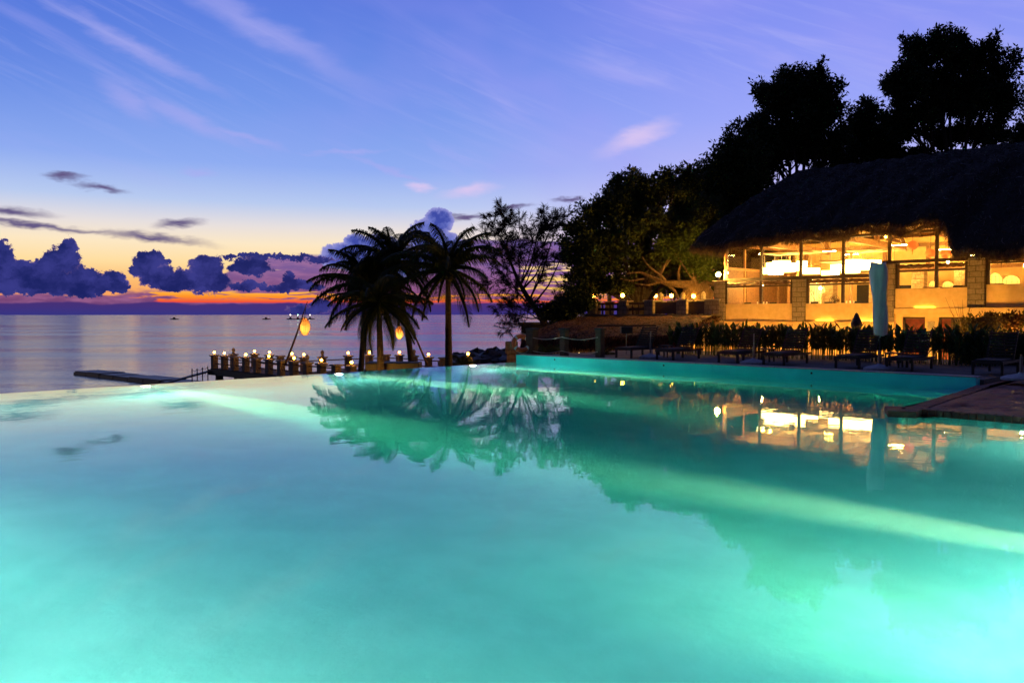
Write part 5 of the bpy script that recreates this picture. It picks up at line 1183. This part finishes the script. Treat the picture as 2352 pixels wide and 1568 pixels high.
for k in range(4):
    A0 = pi/4+k*pi/2; b.tube([q+(e1*math.cos(A0+s*pi/2)+e2*math.sin(A0+s*pi/2))*(Rr+rr+.05*math.sin(pi*s)) for s in np.linspace(0, 1, 8)], .01, 5)
b.build('rope', rope, t_)
# lit stone pillar behind the corner
q = atD(1175, 830, 33); zt = atD(1175, 784, 33).z
t_ = thing('stone_pillar', 'orange lit stone pillar behind the pool corner beside the life ring', 'pillar', (q.x, q.y, -2.5))
MB().box(q.x-.2, q.x+.2, q.y-.2, q.y+.2, -2.5, zt-.5, YAW, .01).build('shaft', postst, t_); MB().box(q.x-.26, q.x+.26, q.y-.26, q.y+.26, zt-.498, zt, YAW, .02).build('cap', postst, t_)
gl = atD(1163, 838, 31.5); globe_lamp((gl.x, gl.y, gl.z-.3), 'hidden lamp lighting the stone pillar behind the pool corner', None, globe, .07)
# small palm plant near the rope fence and one below the right palm
def rosette(p, label, s, n, mat_e=(50, 34, 66)):
    t_ = thing('palm_plant', label, 'plant', p)
    for k in range(n):
        o = bpy.data.objects.new('leaf', FR[mat_e[k % 3]][k % 2]); COL.objects.link(o); o.parent = t_; o.scale = (s*random.uniform(.8, 1.1),)*3; o.rotation_euler = (0, 0, k*2.4)
    return t_
rosette(atD(1256, 818, 33), 'small arching palm plant lit from below behind the rope fence', 1.0, 11)
rosette(atD(1062, 842, 46), 'small palm plant lit by a lamp right of the separate palm', 1.1, 10)
gq = atD(1075, 818, 48); globe_lamp((gq.x, gq.y, gq.z-.05), 'lit globe lamp beside the small palm plant near the rocks', None, globep)
MBq = thing('lamp_block', 'stone block under the lamp near the rocks', 'block', (gq.x, gq.y, -2.5)); MB().box(gq.x-.2, gq.x+.2, gq.y-.2, gq.y+.2, -2.6, gq.z-.052).build('block', postst, MBq)
rosette(onY(1385, 822, 24.5), 'dark leafy plant behind the right fence post', .7, 9)
# hedge of canna plants
hd = thing('canna_hedge', 'long hedge of upright broad leaves on thin stems behind the loungers', 'hedge', (-12, 27.2, DZ))
xa = onY(1545, 800, 27.2).x; xb = onY(2290, 800, 27.2).x; Q = []; SB = MB()
ns = 400
for i in range(ns):
    x = xa+(xb-xa)*i/ns+random.uniform(-.1, .1); y = 27.2+random.uniform(-.45, .45); h = random.uniform(.75, 1.12)
    SB.tube([(x, y, DZ), (x+random.uniform(-.05, .05), y, DZ+h)], .012, 4, False)
    for k in range(7):
        z = DZ+.32+(h-.32)*k/6.5; a = random.uniform(0, 2*pi); el_ = R(random.uniform(35, 75)); L = random.uniform(.26, .42); w_ = .05
        d = Vector((math.cos(a)*math.cos(el_), math.sin(a)*math.cos(el_), math.sin(el_))); s_ = d.cross(Vector((0, 0, 1))).normalized()*w_; c = Vector((x, y, z)); m_ = c+d*L*.5; e = c+d*L+Vector((0, 0, -.04))
        Q.append([c-s_*.3, c+s_*.3, m_+s_, m_-s_]); Q.append([m_-s_, m_+s_, e+s_*.05, e-s_*.05])
SB.build('stems', leafH, hd); quads_obj('foliage', np.array([[tuple(p) for p in q] for q in Q]), leafH, hd)
# statue silhouette
q = onY(1966, 790, 30.); zt = onY(1966, 718, 30.).z; x, y = q.x, q.y; hh = zt+.3
t_ = thing('statue', 'dark carved stone figure with a pointed head standing behind the hedge', 'statue', (x, y, -.3))
prof = [(.22, 0), (.24, .08), (.2, .12), (.19, .5), (.24, .75), (.26, .95), (.27, 1.1), (.24, 1.25), (.13, 1.36), (.16, 1.45), (.17, 1.55), (.13, 1.66), (.1, 1.75), (.05, 1.86), (.01, 1.9)]
k = hh/1.9; b = MB(); b.lathe((x, y, -.3), [(r_*1.0*k, z*k) for r_, z in prof], 18)
for i, p in enumerate(b.v): a = math.atan2(p[1]-y, p[0]-x); s_ = 1+.12*math.sin(3*a+p[2]*4)+.05*math.sin(p[2]*22); b.v[i] = (x+(p[0]-x)*s_, y+(p[1]-y)*s_, p[2])
b.build('figure', rock, t_, True); MB().box(x-.3, x+.3, y-.3, y+.3, -2.4, -.301).build('plinth', rock, t_)
# shrubs at the right
def shrub(name, label, px, py, Y, rpx, rpz, n, mat, lsz, clr=.3, group=None, stem=False):
    c = onY(px, py, Y); D = -c.x*math.sin(YAW)+c.y*math.cos(YAW); k = D/1830.; zg = gh(c.x, c.y) if Y > 30 else DZ
    t_ = thing(name, label, 'shrub', (c.x, c.y, zg), group); b = MB(); CCs = []
    for i in range(n):
        d = rng.normal(0, 1, 3); d /= np.linalg.norm(d); q = rng.random()**.4; CCs.append((c.x+d[0]*rpx*k*q, c.y+d[1]*rpx*k*q, c.z+d[2]*rpz*k*q))
    for i in range(6 if not stem else 2):
        e = Vector(CCs[i]); b.tube([(c.x+random.uniform(-.03, .03), c.y, zg), (c.x, c.y, c.z-rpz*k*.7), e], [.05, .04, .01], 5)
    b.build('stem', darkbark, t_); quads_obj('foliage', leaves(CCs, 34, clr, lsz, lsz*.45, 0), mat, t_)
shrub('golden_bush', 'loose rounded bush lit golden in front of the doors', 2250, 755, 38.5, 44, 32, 90, leafG, .14, .28)
shrub('small_tree', 'small standard tree with a round reddish head right of the golden bush', 2283, 735, 41, 18, 16, 26, leafR, .16, .2, 'small round headed trees', True)
shrub('small_tree', 'darker small standard tree with a ball head beside the wall', 2318, 738, 40, 20, 17, 30, leafR, .16, .2, 'small round headed trees', True)
shrub('small_tree', 'faint small standard tree close to the wall at the right edge', 2345, 736, 42.5, 16, 14, 20, leafG, .16, .2, 'small round headed trees', True)
shrub('dark_hedge_bush', 'dense black bush at the right edge behind the last lounger', 2325, 800, 29, 75, 34, 260, leafB, .12, .25)
shrub('dark_hedge_bush', 'low dark bush closing the right end of the canna hedge', 2240, 815, 28.5, 40, 26, 120, leafB, .12, .22)
q = onY(2212, 740, 40.5); t_ = thing('bare_shrub', 'leafless twiggy branches in front of the cream parapet', 'shrub', (q.x, q.y, -2.3)); b = MB(); r0 = random.Random(5)
b.tube([(q.x, q.y, -2.3), (q.x, q.y, q.z-.6)], .03, 5)
for k in range(12):
    a = r0.uniform(-1, .5); b.tube([(q.x, q.y, q.z-.6), (q.x+a*.35, q.y+r0.uniform(-.2, .2), q.z+.1), (q.x+a*.8, q.y, q.z+.5+r0.random()*.7)], [.018, .012, .004], 4)
b.build('twigs', bark, t_)
# ================================================================== BOATS on the horizon
for i, (px, lamp, lb) in enumerate(((667, boatw, 'distant fishing boat with a faint white lamp, left of the lantern pole'), (684, boatl, 'distant fishing boat with a bright greenish lamp by the lantern pole'), (712, boatw, 'distant fishing boat with a white lamp right of the lantern pole'), (400, None, 'tiny unlit dark boat on the horizon under the clouds'), (611, None, 'small unlit boat nearer on the sea left of the lit boats'))):
    D = 900; p = atD(px, 722, D); x, y = p.x, p.y; t_ = thing('fishing_boat', lb, 'boat', (x, y, -4), 'boats on the horizon')
    u = Vector((math.cos(YAW), math.sin(YAW), 0)); pol = [(-4, -.8), (3, -1), (5.2, 0), (3, 1), (-4, .8)]; w_ = Vector((-u.y, u.x, 0))
    MB().prism([tuple((Vector((x, y, 0))+u*a+w_*c).xy) for a, c in pol], -4.3, -3.0).build('hull', blackwood, t_)
    MB().box(x-1, x+1, y-.8, y+.8, -2.99, -1.4, YAW).build('cabin', blackwood, t_)
    if lamp: MB().tube([(x, y, -1.4), (x, y, 1.)], .08, 5).build('mast', blackwood, t_); MB().ball((x, y, 1.2), .34, 10).build('lamp', lamp, t_)
